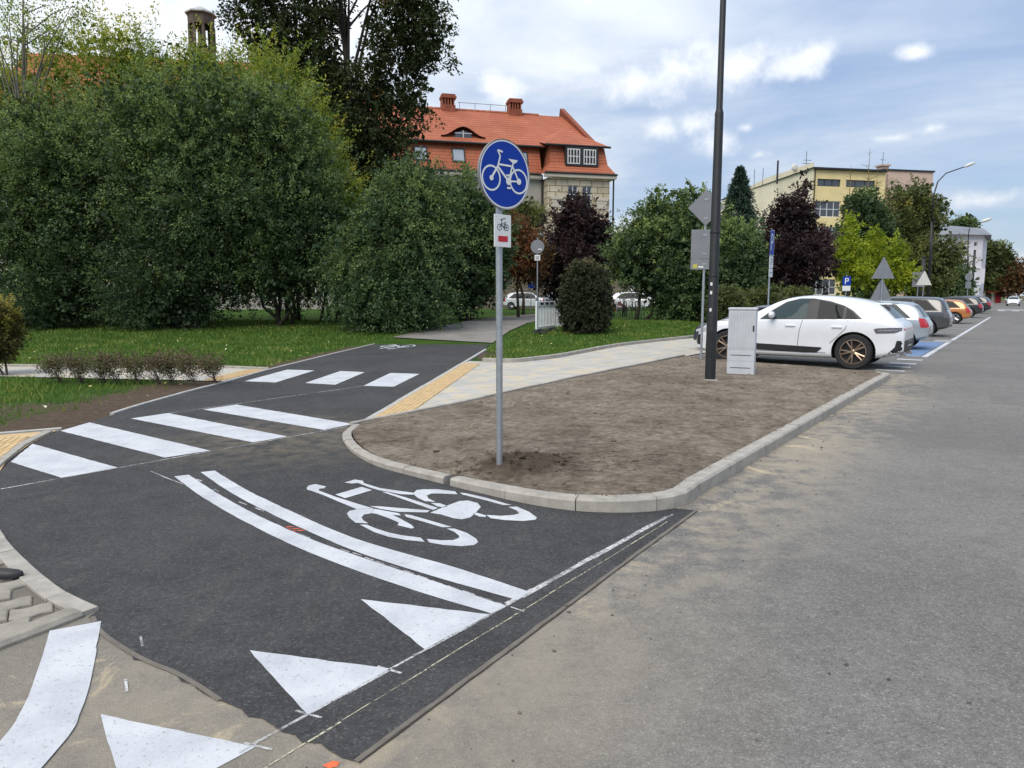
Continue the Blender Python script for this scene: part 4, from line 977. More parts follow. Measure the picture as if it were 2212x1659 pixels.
tree('street_tree', 'green crowned street tree left of the far autumn tree', 'tree', gbase(2140, 150), bl(150, (2135, 555, 26, 36), (2155, 560, 28, 32), (2135, 600, 26, 28)), OL, 800, 22, .4, 1.3, .35, .1, .25, 8, seed=114, cval=lambda q, e: .25 + .3 * max(0, e[2]))
tree('street_tree', 'brown tinged autumn street tree at the right frame edge', 'tree', gbase(2185, 150), bl(150, (2178, 585, 26, 36), (2205, 605, 24, 24), (2175, 610, 30, 24)), RD_, 700, 22, .4, 1.3, .35, .1, .25, 8, seed=115, cval=lambda q, e: .12 + .25 * random.random())
# bare larch with yellow branches
def larch(px, Y):
    rng = np.random.default_rng(7); b = Vector(gbase(px, Y)); top = pt(px, 320, Y).z - b.z
    o = thing('bare_larch', 'bare yellowish larch with thin twigs above the dark round tree', 'tree', b)
    mb = MB()
    for (ox, hh) in ((0, 1), (-1.6, .9), (1.7, .92), (.8, .86)):
        mb.tube([(ox * .3, 0, 0), (ox, 0, top * .5), (ox, 0, top * hh)], [.16, .08, .012], 5)
        for k in range(34):
            z = top * hh * rng.uniform(.55, .97); a = rng.uniform(0, 6.28); l = (top * hh - z) * .28 + .25
            mb.tube([(ox, 0, z), (ox + math.cos(a) * l, math.sin(a) * l, z + l * .35)], [.022, .006], 3, False)
    mb.build('trunk', plain('yellow_bark', (.20, .15, .055), .9, var=.25, scale=5), o)
larch(1866, 66)
# small things on the near lawn
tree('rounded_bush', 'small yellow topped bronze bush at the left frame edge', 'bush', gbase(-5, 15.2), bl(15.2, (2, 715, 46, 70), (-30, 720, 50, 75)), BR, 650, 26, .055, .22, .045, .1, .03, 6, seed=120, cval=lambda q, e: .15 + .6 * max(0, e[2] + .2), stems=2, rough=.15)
for i in range(9):
    px = 118 + i * 41 + (i % 3) * 6; Y = 13.9 - .05 * i
    h = (26, 33, 27, 34, 30, 24, 34, 30, 26)[i]
    names = ('leftmost low', 'second', 'third', 'fourth', 'middle', 'sixth', 'seventh', 'eighth', 'rightmost low')
    tree('low_hedge_plant', '%s purplish twiggy plant%s of the low hedge row on the lawn' % (names[i], ', counted from the left,' if 0 < i < 8 and i != 4 else ''), 'hedge plant', gbase(px, Y), bl(Y, (px, 806 - h * .2, 30, h * .8), dy=.7), TW, 140, 11, .042, .28, .035, .0, .012, 10, seed=130 + i, stems=4, up=1.4, shell=.1, rough=.3, core=0, cval=lambda q, e: .25 + .6 * (random.random() if q[2] > .3 else .95) * (.6 if q[2] > .3 else 1), group='plants of the low hedge row')

# ------------------------------------------------------------------ buildings
def tile_mat():
    m, t, b, out = newmat('red_roof_tiles')
    tc = t.add('ShaderNodeTexCoord').outputs['Object']
    sp = t.add('ShaderNodeSeparateXYZ', Vector=tc)
    rows = t.m('FRACT', t.m('MULTIPLY', sp.outputs[2], 2.9))
    colx = t.m('FRACT', t.m('MULTIPLY', sp.outputs[0], 4.2))
    n = t.noise(tc, .35, 5, .6); n2 = t.noise(tc, 4, 4, .7)
    c = t.ramp(t.m('ADD', t.m('MULTIPLY', n, .6), t.m('MULTIPLY', n2, .4)), [(.32, (.32, .085, .036)), (.5, (.43, .122, .056)), (.68, (.53, .18, .09))])
    c = t.mix(t.m('MULTIPLY', t.maprange(rows, .24, .06), .72), c, (.075, .026, .016))
    c = t.mix(t.m('MULTIPLY', t.maprange(t.m('ABSOLUTE', t.m('SUBTRACT', colx, .5)), .30, .48), .30), c, (.10, .035, .02))
    t.put(b, 'Base Color', c); b.inputs['Roughness'].default_value = .8
    t.put(b, 'Normal', t.add('ShaderNodeBump', Strength=.6, Distance=.06, Height=t.m('ADD', rows, t.m('MULTIPLY', t.m('SINE', t.m('MULTIPLY', sp.outputs[0], 26.4)), .3))))
    return m
M_TILE = tile_mat()
def stone_mat():
    m, t, b, out = newmat('yellow_ashlar')
    tc = t.add('ShaderNodeTexCoord').outputs['Object']
    sp = t.add('ShaderNodeSeparateXYZ', Vector=tc)
    v = t.add('ShaderNodeCombineXYZ', X=t.m('ADD', sp.outputs[0], sp.outputs[1]), Y=sp.outputs[2], Z=0.0).outputs[0]
    br = t.add('ShaderNodeTexBrick', Vector=v, Scale=1.0); br.inputs['Mortar Size'].default_value = .035; br.inputs['Brick Width'].default_value = 1.3; br.inputs['Row Height'].default_value = .62
    br.inputs['Color1'].default_value = (.50, .43, .29, 1); br.inputs['Color2'].default_value = (.60, .53, .40, 1); br.inputs['Mortar'].default_value = (.16, .13, .09, 1)
    n = t.noise(tc, .8, 5, .7)
    t.put(b, 'Base Color', t.mix(1.0, br.outputs[0], t.ramp(n, [(.3, .72), (.7, 1.15)]), 'MULTIPLY')); b.inputs['Roughness'].default_value = .9
    t.put(b, 'Normal', t.add('ShaderNodeBump', Strength=.4, Distance=.03, Height=br.outputs['Fac']))
    return m
M_STONE = stone_mat()
M_GREYREN = plain('grey_render', (.36, .34, .30), .92, var=.14, scale=.8, coords='obj')
M_PALE = plain('pale_trim', (.50, .46, .38), .85, var=.12, scale=2)
M_DARKMET = plain('dark_sheet_metal', (.035, .035, .036), .5, .4, var=.15, scale=3)
M_BRICKCH = plain('red_chimney_brick', (.25, .075, .04), .9, var=.3, scale=3)
M_WFRAME = plain('white_window_frame', (.70, .70, .68), .5, var=.05, scale=3)
M_YELLOW = plain('yellow_render', (.78, .64, .32), .9, var=.10, scale=.5, coords='obj')
M_CREAM = plain('cream_render', (.72, .66, .50), .92, var=.12, scale=.4, coords='obj')
M_PINK = plain('pink_render', (.56, .42, .34), .9, var=.08, scale=.5, coords='obj')
M_WHITEREN = plain('white_render', (.66, .65, .68), .9, var=.08, scale=.6, coords='obj')
M_ORANGEP = plain('orange_panel', (.40, .22, .06), .8, var=.1, scale=1)
M_BELF = plain('weathered_belfry', (.11, .085, .06), .9, var=.3, scale=2)
M_GREYROOF = plain('grey_roof', (.20, .21, .23), .7, var=.2, scale=.5)
def facade(mb, x0, x1, z0, z1, ops, y=0.0, dep=.22):
    """wall in the xz plane facing -y with real openings and reveals"""
    xs = sorted({x0, x1, *[o[0] for o in ops], *[o[1] for o in ops]}); zs = sorted({z0, z1, *[o[2] for o in ops], *[o[3] for o in ops]})
    for a, b in zip(xs[:-1], xs[1:]):
        for c, d in zip(zs[:-1], zs[1:]):
            mx, mz = (a + b) / 2, (c + d) / 2
            if any(o[0] < mx < o[1] and o[2] < mz < o[3] for o in ops): continue
            mb.quad((a, y, c), (b, y, c), (b, y, d), (a, y, d))
    for (a, b, c, d) in ops:
        mb.quad((a, y, c), (a, y + dep, c), (b, y + dep, c), (b, y, c)); mb.quad((a, y, d), (b, y, d), (b, y + dep, d), (a, y + dep, d))
        mb.quad((a, y, c), (a, y, d), (a, y + dep, d), (a, y + dep, c)); mb.quad((b, y, c), (b, y + dep, c), (b, y + dep, d), (b, y, d))
    return mb
_wm = {}
def window(parent, x, z, w, h, y=0.0, cols=2, rows=2, fr=.07, mat=None, rotx=0, dep=.14, bars=.045, name='window', pane=None):
    key = (round(w, 2), round(h, 2), cols, rows, (mat or M_WFRAME).name)
    if key not in _wm:
        mb = MB(); t = .06
        mb.box(0, w, 0, t, 0, fr); mb.box(0, w, 0, t, h - fr, h); mb.box(0, fr, .001, t - .001, fr, h - fr); mb.box(w - fr, w, .001, t - .001, fr, h - fr)
        for k in range(1, cols): c = w * k / cols; mb.box(c - bars, c + bars, .002, t - .002, fr, h - fr)
        for k in range(1, rows): c = h * k / rows; mb.box(fr, w - fr, .004, t - .004, c - bars * .8, c + bars * .8)
        pm = MB().quad((fr * .5, .035, fr * .5), (w - fr * .5, .035, fr * .5), (w - fr * .5, .035, h - fr * .5), (fr * .5, .035, h - fr * .5))
        _wm[key] = (mb.mesh('window', mat or M_WFRAME), pm.mesh('pane', pane or M_GLASSW))
    f = link(name, _wm[key][0], parent); f.location = (x, y + dep, z); f.rotation_euler = (rotx, 0, 0)
    link('pane', _wm[key][1], f)
    return f
def red_building():
    """long office block with mansard roof; local x runs along the front, y into the building"""
    az = R(75.3); dirx = Vector((math.sin(az), math.cos(az), 0)); rot = math.atan2(dirx.y, dirx.x)
    right = pt(1306, 640, 78.0); right.z = .42
    W = 46.0; org = right - dirx * W
    o = thing('red_roofed_building', 'long old building with red tiled mansard roof and yellow stone bay', 'building', org, rot)
    D = 17.0; ZE, ZU, ZR = 13.6, 16.5, 21.6        # cornice, mansard break, ridge
    bx0, bx1, by = W - 7.0, W - .25, -1.5            # projecting bay
    # walls
    ops = []
    for k in range(8):
        x = bx0 - 4.0 - k * 4.6
        for z in (9.2, 4.6, .9): ops.append((x, x + 1.5, z, z + 2.6))
    facade(MB(), 0, bx0, 0, ZE - .4, ops).build('wall', M_GREYREN, o)
    for (a, b, c, d) in ops: window(o, a, c, b - a, d - c, 0, 2, 3)
    side = MB(); side.quad((W, 0, 0), (W, D, 0), (W, D, ZE), (W, 0, ZE)); side.quad((W, D, 0), (0, D, 0), (0, D, ZE), (W, D, ZE)); side.quad((0, D, 0), (0, 0, 0), (0, 0, ZE), (0, D, ZE)); side.quad((bx1, by, 0), (bx1, 0, 0), (bx1, 0, ZE - .4), (bx1, by, ZE - .4)); side.quad((bx1, 0, 0), (W, 0, 0), (W, 0, ZE), (bx1, 0, ZE))
    side.build('wall', M_GREYREN, o)
    bops = []
    for x in (bx0 + 2.2, bx0 + 3.75):
        for z in (9.75, 5.1, 1.0): bops.append((x, x + 1.05, z, z + 2.75))
    w = facade(MB(), bx0, bx1, 0, ZE - .4, bops, by); w.quad((bx0, 0, 0), (bx0, by, 0), (bx0, by, ZE - .4), (bx0, 0, ZE - .4))
    w.build('bay_wall', M_STONE, o)
    for (a, b, c, d) in bops: window(o, a, c, b - a, d - c, by, 2, 3)
    # pilasters and carved capitals on the bay
    for x in (bx0 + .35, bx1 - 1.55):
        p = MB().box(x, x + 1.2, by - .16, by - .003, .3, ZE - 2.6).build('pilaster', M_STONE, o)
        MB().box(x - .1, x + 1.3, by - .30, by - .004, ZE - 2.6, ZE - 2.3).box(x, x + 1.2, by - .24, by - .004, ZE - 2.9, ZE - 2.602).box(x + .1, x + 1.1, by - .22, by - .163, ZE - 3.4, ZE - 2.902).build('capital', M_PALE, p)
    # cornices and gutters
    MB().box(-.3, bx0 - .3, -.5, .02, ZE - .38, ZE - .02).build('cornice', M_PALE, o)
    MB().box(bx0 - .45, W + .35, by - .5, by + .02, ZE - .38, ZE - .02).box(bx1 + .003, W + .35, by + .023, .3, ZE - .38, ZE - .02).build('cornice', M_PALE, o)
    MB().tube([(-.3, -.55, ZE + .02), (bx0 - .5, -.55, ZE + .02)], .1, 6).tube([(bx0 - .5, by - .55, ZE + .02), (W + .4, by - .55, ZE + .02)], .1, 6).build('gutter', M_DARKMET, o)
    MB().tube([(bx0 - .22, -.2, 0), (bx0 - .22, -.2, ZE)], .09, 6).build('downpipe', M_DARKMET, o)
    MB().tube([(W + .15, by - .1, 0), (W + .15, by - .1, ZE - .4), (W + .3, by - .4, ZE)], .09, 6).build('downpipe', M_DARKMET, o)
    # mansard: steep tiled storey, then the roof slope
    m = MB(); e = .35
    m.quad((-e, -.45, ZE), (bx0 - .3, -.45, ZE), (bx0 - .3, .75, ZU), (-e, .75, ZU)); m.build('steep_roof', M_TILE, o)
    b = MB(); xo, xi = bx0 - .5, bx0 + .35; xr, xri = W + .35, W - .35
    b.quad((xo, by - .5, ZE), (xr, by - .5, ZE), (xri, by + .35, ZE + 1.1), (xi, by + .35, ZE + 1.1)); b.quad((xi, by + .35, ZE + 1.1), (xri, by + .35, ZE + 1.1), (xri - .25, by + .8, ZU), (xi + .2, by + .8, ZU))
    b.quad((xo, 1.2, ZE), (xo, by - .5, ZE), (xi, by + .35, ZE + 1.1), (xi, 1.2, ZE + 1.1)); b.quad((xi, 1.2, ZE + 1.1), (xi, by + .35, ZE + 1.1), (xi + .2, by + .8, ZU), (xi + .2, 1.2, ZU))
    b.quad((xr, by - .5, ZE), (xr, D, ZE), (xri, D, ZE + 1.1), (xri, by + .35, ZE + 1.1)); b.quad((xri, by + .35, ZE + 1.1), (xri, D, ZE + 1.1), (xri - .25, D, ZU), (xri - .25, by + .8, ZU))
    b.build('bay_steep_roof', M_TILE, o)
    r = MB(); r.quad((-e, .2, ZU), (W - .4, .2, ZU), (W - 2.4, 8.0, ZR), (-e, 8.0, ZR)); r.quad((W - .4, 15.8, ZU), (-e, 15.8, ZU), (-e, 8.0, ZR), (W - 2.4, 8.0, ZR)); ro = r.build('roof', M_TILE, o)
    g = MB(); g.add([(W - .9, .0, ZU), (W - .4, .0, ZU), (W - 2.6, 8.0, ZR + .9), (W - 2.1, 8.0, ZR + .9), (W - .9, 16, ZU), (W - .4, 16, ZU)], [(0, 1, 3, 2), (2, 3, 5, 4), (1, 5, 3), (0, 2, 4)]); g.build('gable', M_BRICKCH, ro)
    # bay's hipped roof
    h = MB(); yb = by + .3
    ap = (bx0 + 3.4, 3.9, ZR - 2.25)
    h.add([(bx0 - .15, yb, ZU + .05), (W - .1, yb, ZU + .05), ap, (bx0 - .15, 2.0, ZU + .9), (W - .1, 2.0, ZU + .9)], [(0, 1, 2), (3, 0, 2), (1, 4, 2)]); h.build('bay_roof', M_TILE, o)
    MB().tube([(-e, .12, ZU - .02), (bx0 - .2, .12, ZU - .02)], .13, 6).tube([(bx0 - .2, yb - .08, ZU), (W - .1, yb - .08, ZU)], .12, 6).build('upper_gutter', M_DARKMET, o)
    # ridge tiles, chimneys, rail
    for k in range(int(W / .75)): MB().prism([(-.14, -.02), (0, .16), (.14, -.02)], k * .75, k * .75 + .70, 'x').xf(Matrix.Translation((-e, 8.0, ZR))).build('ridge_tile', M_TILE, ro) if k < 55 else None
    for cx in (W - 15.6, W - 8.0):
        c = MB(); c.box(cx - .75, cx + .75, 7.4, 8.6, ZR - .6, ZR + .35); c.box(cx - .85, cx + .85, 7.3, 8.7, ZR + 1.05, ZR + 1.3); c.box(cx - .75, cx + .75, 7.4, 8.6, ZR + 1.302, ZR + 1.5)
        for k in range(5): c.box(cx - .75 + k * .31, cx - .75 + k * .31 + .14, 7.4, 8.6, ZR + .352, ZR + 1.048)
        c.build('chimney', M_BRICKCH, ro)
    rl = MB().tube([(W - 14.5, 8, ZR + .8), (W - 8.9, 8, ZR + .8)], .025, 4)
    for k in range(4): rl.tube([(W - 14.3 + k * 1.75, 8, ZR), (W - 14.3 + k * 1.75, 8, ZR + .8)], .025, 4)
    rl.build('roof_rail', M_DARKMET, ro)
    # bay attic double window with dark surround
    s = MB().box(bx0 + 1.9, bx0 + 5.45, by + .02, by + .9, ZE + .85, ZE + 2.75).build('attic_surround', M_DARKMET, o)
    for x in (bx0 + 2.1, bx0 + 3.85): window(o, x, ZE + 1.05, 1.35, 1.5, by - .14, 4, 2, fr=.09)
    # roof windows in the steep storey, eyebrow dormers above
    sl_ = math.atan2(1.2, ZU - ZE)
    for x in (bx0 - 3.0, bx0 - 9.6, bx0 - 13.4, bx0 - 17.0, bx0 - 25): window(o, x, ZE + .95, 1.35, 1.55, -.45 + .39 - .12, 1, 1, fr=.13, mat=M_DARKMET, rotx=-sl_, dep=0, pane=glassy('sky_lit_pane', (.30, .34, .38), .08))
    for x in (bx0 - 8.2, bx0 - 18.6, bx0 - 29):
        k = 14; vs = []
        for i in range(k + 1):
            u = -1 + 2 * i / k; hh = .95 * (math.cos(u * math.pi) * .5 + .5) ** 1.1
            vs.append((x + u * 2.3, 1.35, ZU + .75 + hh))
        zl = ZU + .72
        f = MB(); nv = len(vs)
        f.v = [(a, b, zl) for a, b, c in vs] + vs + [(a, b - .25, c + .08) for a, b, c in vs] + [(a, b + (c - zl) * 1.55 + .6, c + .05) for a, b, c in vs]
        f.f = [(nv + i, nv + i + 1, 2 * nv + i + 1, 2 * nv + i) for i in range(nv - 1)]
        f.build('eyebrow_dormer', M_DARKMET, ro)
        tt = MB(); tt.v = f.v[2 * nv:]; tt.f = [(i, i + 1, nv + i + 1, nv + i) for i in range(nv - 1)]; tt.build('eyebrow_roof', M_TILE, ro)
        fr_ = MB().prism([(x - .95, zl), (x + .95, zl), (x + .75, zl + .5), (x, zl + .72), (x - .75, zl + .5)], 1.30, 1.36, 'y').build('eyebrow_window', M_GLASSW, ro)
        MB().box(x - .04, x + .04, 1.26, 1.298, zl, zl + .7).box(x - .9, x + .9, 1.262, 1.296, zl + .4, zl + .46).build('glazing_bar', M_WFRAME, fr_)
    return o
red_building()
def left_wing():
    """nearer wing with the belfry, mostly hidden by shrubs"""
    az = R(82); dx = Vector((math.sin(az), math.cos(az), 0)); rot = math.atan2(dx.y, dx.x)
    a = pt(-60, 640, 60); a.z = .4
    o = thing('belfry_wing', 'tiled building wing with a small belfry behind the shrubs', 'building', a, rot)
    W = 30; ZE, ZR = 14.0, pt(422, 112, 67).z - .4
    facade(MB(), 0, W, 0, ZE, [(2 + k * 3.6, 3.4 + k * 3.6, z, z + 2.3) for k in range(8) for z in (1, 5, 9)]).build('wall', M_GREYREN, o)
    for k in range(8):
        for z in (1, 5, 9): window(o, 2 + k * 3.6, z, 1.4, 2.3)
    s = MB(); s.quad((W, 0, 0), (W, 14, 0), (W, 14, ZE), (W, 0, ZE)); s.add([(W, 0, ZE), (W, 14, ZE), (W, 7, ZR)], [(0, 1, 2)]); s.quad((0, 14, 0), (0, 0, 0), (0, 0, ZE), (0, 14, ZE)); s.quad((W, 14, 0), (0, 14, 0), (0, 14, ZE), (W, 14, ZE)); s.build('wall', M_GREYREN, o)
    r = MB(); r.quad((-.3, -.5, ZE - .3), (W + .3, -.5, ZE - .3), (W + .3, 7, ZR), (2.4, 7, ZR)); r.quad((W + .3, 14.5, ZE - .3), (-.3, 14.5, ZE - .3), (2.4, 7, ZR), (W + .3, 7, ZR)); r.add([(-.3, 14.5, ZE - .3), (-.3, -.5, ZE - .3), (2.4, 7, ZR)], [(0, 1, 2)])
    ro = r.build('roof', M_TILE, o)
    # belfry: eight-sided, open lights, low lead cap
    c = pt(422, 110, 67); l = o.matrix_world.inverted() if False else None
    v = (Matrix.Rotation(-rot, 4, 'Z') @ (c - a)); cx, cy = v.x, 7.0
    def oct_(r, z): return [(cx + r * math.cos(R(22.5 + 45 * k)), cy + r * math.sin(R(22.5 + 45 * k)), z) for k in range(8)]
    def ring(mb, r0, z0, r1, z1): mb.add(oct_(r0, z0) + oct_(r1, z1), [(k, (k + 1) % 8, 8 + (k + 1) % 8, 8 + k) for k in range(8)])
    z0 = ZR - 1.2; z1 = ZR + .9; z2 = z1 + 2.1; z3 = z2 + .95
    b = MB(); ring(b, 1.15, z0, 1.15, z1); ring(b, 1.15, z2, 1.17, z3); ring(b, 1.22, z1, 1.15, z1 + .08)
    for k in range(8):
        a0 = R(22.5 + 45 * k); b.tube([(cx + 1.05 * math.cos(a0), cy + 1.05 * math.sin(a0), z1), (cx + 1.05 * math.cos(a0), cy + 1.05 * math.sin(a0), z2)], .15, 5)
    bf = b.build('belfry', M_BELF, o)
    k = MB(); ring(k, 1.38, z3, 1.38, z3 + .12); ring(k, 1.38, z3 + .12, .08, z3 + .8); k.add(oct_(1.38, z3), [tuple(range(8))]); k.build('belfry_cap', plain('pale_lead', (.42, .43, .42), .6, var=.1, scale=2), bf)
    q = MB(); ring(q, .35, z1, .35, z2); q.build('bell_post', M_BELF, bf)
left_wing()
def yellow_block():
    az = R(78); dx = Vector((math.sin(az), math.cos(az), 0)); rot = math.atan2(dx.y, dx.x)
    c = pt(1744, 640, 92); c.z = .1
    o = thing('yellow_apartment_block', 'five storey yellow apartment block with blank cream side wall', 'building', c, rot)
    W, H, D = 10.4, 17.2, 21.0
    ops = [(.6, 3.9, 15.2, 16.1), (4.7, 8.9, 15.2, 16.1)]
    win = []
    for z in (11.4, 8.2, 5.0, 1.6):
        win += [(.35, 4.1, z, z + 2.0, 4), (4.9, 6.1, z, z + 2.0, 1), (7.6, 9.6, z, z + 2.0, 2)]
    facade(MB(), 0, W, 0, H, ops + [w[:4] for w in win]).build('wall', M_YELLOW, o)
    for (a, b, z0, z1, n) in win: window(o, a, z0, b - a, z1 - z0, 0, n, 1 if n == 1 else 2, fr=.1)
    for (a, b, z0, z1) in ops: window(o, a, z0, b - a, z1 - z0, 0, 3, 1, mat=M_DARKMET)
    for z in (11.4, 8.2, 5.0): MB().box(6.2, 7.4, -.05, -.003, z - .1, z + 2.1).build('orange_panel', M_ORANGEP, o)
    # side wall set at its own angle, sloping parapet
    th_ = R(-20) - az; sx, sy = D * math.sin(R(-20) - R(78) + R(90)), D * math.cos(R(-20) - R(78) + R(90))
    sdir = Vector((math.sin(R(-17)), math.cos(R(-17)), 0)); e = Matrix.Rotation(-rot, 4, 'Z') @ (sdir * D)
    s = MB(); s.add([(0, 0, 0), (e.x, e.y, 0), (e.x, e.y, H - 1.6), (e.x * .45, e.y * .45, H + .4), (0, 0, H + .9)], [(0, 4, 3, 2, 1)]); s.quad((e.x, e.y, 0), (W, D, 0), (W, D, H - 1), (e.x, e.y, H - 1.6)); s.quad((W, D, 0), (W, 0, 0), (W, 0, H), (W, D, H)); s.build('side_wall', M_CREAM, o)
    r = MB(); r.add([(-.3, -.4, H), (W, -.4, H), (W, D, H - .8), (e.x, e.y, H - 1.5), (-.3, -.4, H + .25), (W, -.4, H + .25), (W, D, H - .5), (e.x, e.y, H - 1.2)], [(0, 1, 5, 4), (4, 5, 6, 7), (1, 2, 6, 5)]); ro = r.build('roof', M_DARKMET, o)
    MB().tube([(.15, -.12, 0), (.15, -.12, H)], .07, 6).build('downpipe', M_DARKMET, o)
    for k, (x, y, h) in enumerate(((-2.2, 8, 1.4), (-2.6, 9.5, 1.5), (-3, 11, 1.6), (-3.4, 12.5, 1.3))): MB().tube([(x, y, H - 1), (x, y, H + h)], .04, 4).build('vent_pipe', M_DARKMET, ro)
    MB().tube([(.9, 3, H - 1), (.9, 3, H + 2.8)], .04, 4).tube([(.3, 3, H + 1.3), (2.0, 3, H + 1.3)], .03, 4).tube([(.5, 3, H + 1.7), (1.6, 3, H + 1.7)], .03, 4).build('aerial', M_DARKMET, ro)
    MB().tube([(-1.6, 5.5, H - 1), (-1.6, 5.5, H + 2.0)], .12, 6).build('flue', M_DARKMET, ro)
    MB().lathe([(0, 0), (.35, .06), (.5, .2)], 12, 'y', (-.6, 3, H + .75)).build('satellite_dish', M_GREYW, ro)
    # pink neighbour
    p = thing('pink_apartment_block', 'flat roofed pink apartment block adjoining the yellow one', 'building', c + dx * (W + .02) + Vector((-dx.y, dx.x, 0)) * .6, rot)
    PW = 7.6; w2 = []
    for z in (14.2, 11.2, 8.2, 5.2, 2.2): w2 += [(1.9, 2.9, z, z + 1.5, 1), (4.3, 6.7, z, z + 1.5, 3)]
    facade(MB(), 0, PW, 0, H + .35, [w[:4] for w in w2]).build('wall', M_PINK, p)
    for (a_, b_, z0, z1, n) in w2: window(p, a_, z0, b_ - a_, z1 - z0, 0, n, 1, fr=.1)
    q = MB(); q.quad((PW, 0, 0), (PW, 12, 0), (PW, 12, H + .35), (PW, 0, H + .35)); q.quad((0, 12, 0), (0, 0, 0), (0, 0, H + .35), (0, 12, H + .35)); q.quad((PW, 12, 0), (0, 12, 0), (0, 12, H + .35), (PW, 12, H + .35)); q.build('side_wall', M_PINK, p)
    rr = MB().box(-.05, PW + .15, -.15, 12, H + .352, H + .55).build('roof', M_DARKMET, p)
    MB().box(3.0, 4.1, 4, 5, H + .55, H + 1.7).box(2.8, 4.3, 3.8, 5.2, H + 1.702, H + 1.9).build('chimney', M_PINK, rr)
    MB().tube([(3.5, 4.5, H + 1.9), (3.5, 4.5, H + 3.6)], .04, 4).tube([(3.1, 4.5, H + 2.6), (3.9, 4.5, H + 2.6)], .03, 4).build('aerial', M_DARKMET, rr)
    # garden wall in front
    f = thing('garden_wall', 'ochre garden wall panels in front of the yellow block', 'wall', c - Vector((-dx.y, dx.x, 0)) * 14 + dx * (-10), rot)
    for k in range(7):
        MB().box(k * 2.6, k * 2.6 + .35, 0, .35, 0, 1.9).build('pillar', M_DARKMET, f)
        MB().box(k * 2.6 + .352, k * 2.6 + 2.598, .1, .22, .2, 1.35).build('panel', M_ORANGEP if k % 2 else M_CREAM, f)
yellow_block()
def white_house():
    rot = ROAD_ROT; dx = U; a = RD(118, 9.5)
    b = pt(2052, 640, 118); org = Vector((b.x, b.y, 0))
    az = R(78); dx = Vector((math.sin(az), math.cos(az), 0)); rot = math.atan2(dx.y, dx.x)
    o = thing('white_house', 'white rendered corner house with grey hipped roof and string courses', 'house', org, rot)
    W, H = 5.6, 11.4
    ops = [(.7, 1.4, 9.6, 10.3), (3.9, 4.6, 9.6, 10.3), (.3, 1.2, 6.2, 8.4)]
    facade(MB(), -1, W, 0, H, ops).build('wall', M_WHITEREN, o)
    for (x0, x1, z0, z1) in ops: window(o, x0, z0, x1 - x0, z1 - z0, 0, 2 if z1 - z0 > 1 else 1, 2 if z1 - z0 > 1 else 1)
    # street front runs along the road
    ed = U * 14.0; e = Matrix.Rotation(-rot, 4, 'Z') @ ed
    s = MB(); s.quad((W, 0, 0), (W + e.x, e.y, 0), (W + e.x, e.y, H), (W, 0, H)); s.quad((-1, 14, 0), (-1, 0, 0), (-1, 0, H), (-1, 14, H)); s.build('side_wall', M_WHITEREN, o)
    for z in (3.3, 6.0): MB().box(-1.05, W + .12, -.15, -.003, z, z + .3).build('string_course', M_WFRAME, o)
    MB().box(W - .3, W + .75, -.12, 2.0, 3.6, 6.0).build('oriel', M_WHITEREN, o)
    MB().add([(-1.6, -.8, H), (W + .8, -.8, H), (W + e.x + .6, e.y, H), (-1.4, 14, H), (1.0, 3.5, H + 1.9), (W + e.x - 3, e.y - 2, H + 1.9)], [(0, 1, 4), (1, 2, 5, 4), (0, 4, 5, 3), (3, 2, 1, 0)]).build('roof', M_GREYROOF, o)
    # row of low shops beyond
    q = pt(2130, 640, 150); p = thing('old_shop_row', 'low cream shop row with pilasters and grey turret roof', 'house', (q.x - .5, q.y, 0), rot)
    facade(MB(), -2.5, 4.2, 0, 7.2, [(-1.9, -1.0, 3.6, 5.8), (.3, 1.2, 3.6, 5.8), (2.6, 3.4, 3.6, 5.8), (-1.8, -.3, .1, 2.4), (.5, 1.9, .1, 2.4)]).build('wall', plain('cream_old_render', (.46, .40, .33), .9, var=.2, scale=.7), p)
    for (x, z, w_, h_) in ((-1.9, 3.6, .9, 2.2), (.3, 3.6, .9, 2.2), (2.6, 3.6, .8, 2.2), (-1.8, .1, 1.5, 2.3), (.5, .1, 1.4, 2.3)): window(p, x, z, w_, h_, 0, 1, 2)
    for x in (-2.5, -.5, 1.8): MB().box(x, x + .4, -.25, -.003, 0, 8.0).build('pilaster', M_PALE, p)
    MB().add([(.4, -.3, 7.2), (4.5, -.3, 7.2), (4.5, 4, 7.2), (.4, 4, 7.2), (2.4, 2, 10.4)], [(0, 1, 4), (1, 2, 4), (2, 3, 4), (3, 0, 4)]).add([(-2.5, 0, 7.2), (.39, 0, 7.2), (.39, 4, 7.6), (-2.5, 4, 7.6)], [(0, 1, 2, 3)]).build('roof', M_GREYROOF, p)
    MB().add([(.0, -.05, 2.9), (4.6, -.05, 2.9), (4.6, -1.1, 2.4), (.0, -1.1, 2.4), (4.6, -1.1, 2.15), (.0, -1.1, 2.15)], [(0, 3, 2, 1), (3, 5, 4, 2)]).box(2.9, 4.2, -.2, -.01, .05, 2.3).build('red_awning', plain('red_awning_cloth', (.45, .03, .035), .8, var=.1, scale=2), p)
white_house()
# pale house glimpsed between topiary and green trees
g = pt(1340, 640, 70); gh = thing('garage_roof_house', 'small house with pale gable roof edge behind the topiary', 'house', (g.x, g.y, .4), R(10))
MB().box(-3, 5, 0, 6, 0, 6.2).build('wall', M_GREYREN, gh)
MB().add([(-3.3, -.3, 6.1), (5.3, -.3, 6.1), (1.5, -.3, 8.1), (-3.3, 6.3, 6.1), (5.3, 6.3, 6.1), (1.5, 6.3, 8.1)], [(0, 1, 2), (0, 2, 5, 3), (1, 4, 5, 2), (3, 5, 4)]).build('roof', M_PALE, gh)
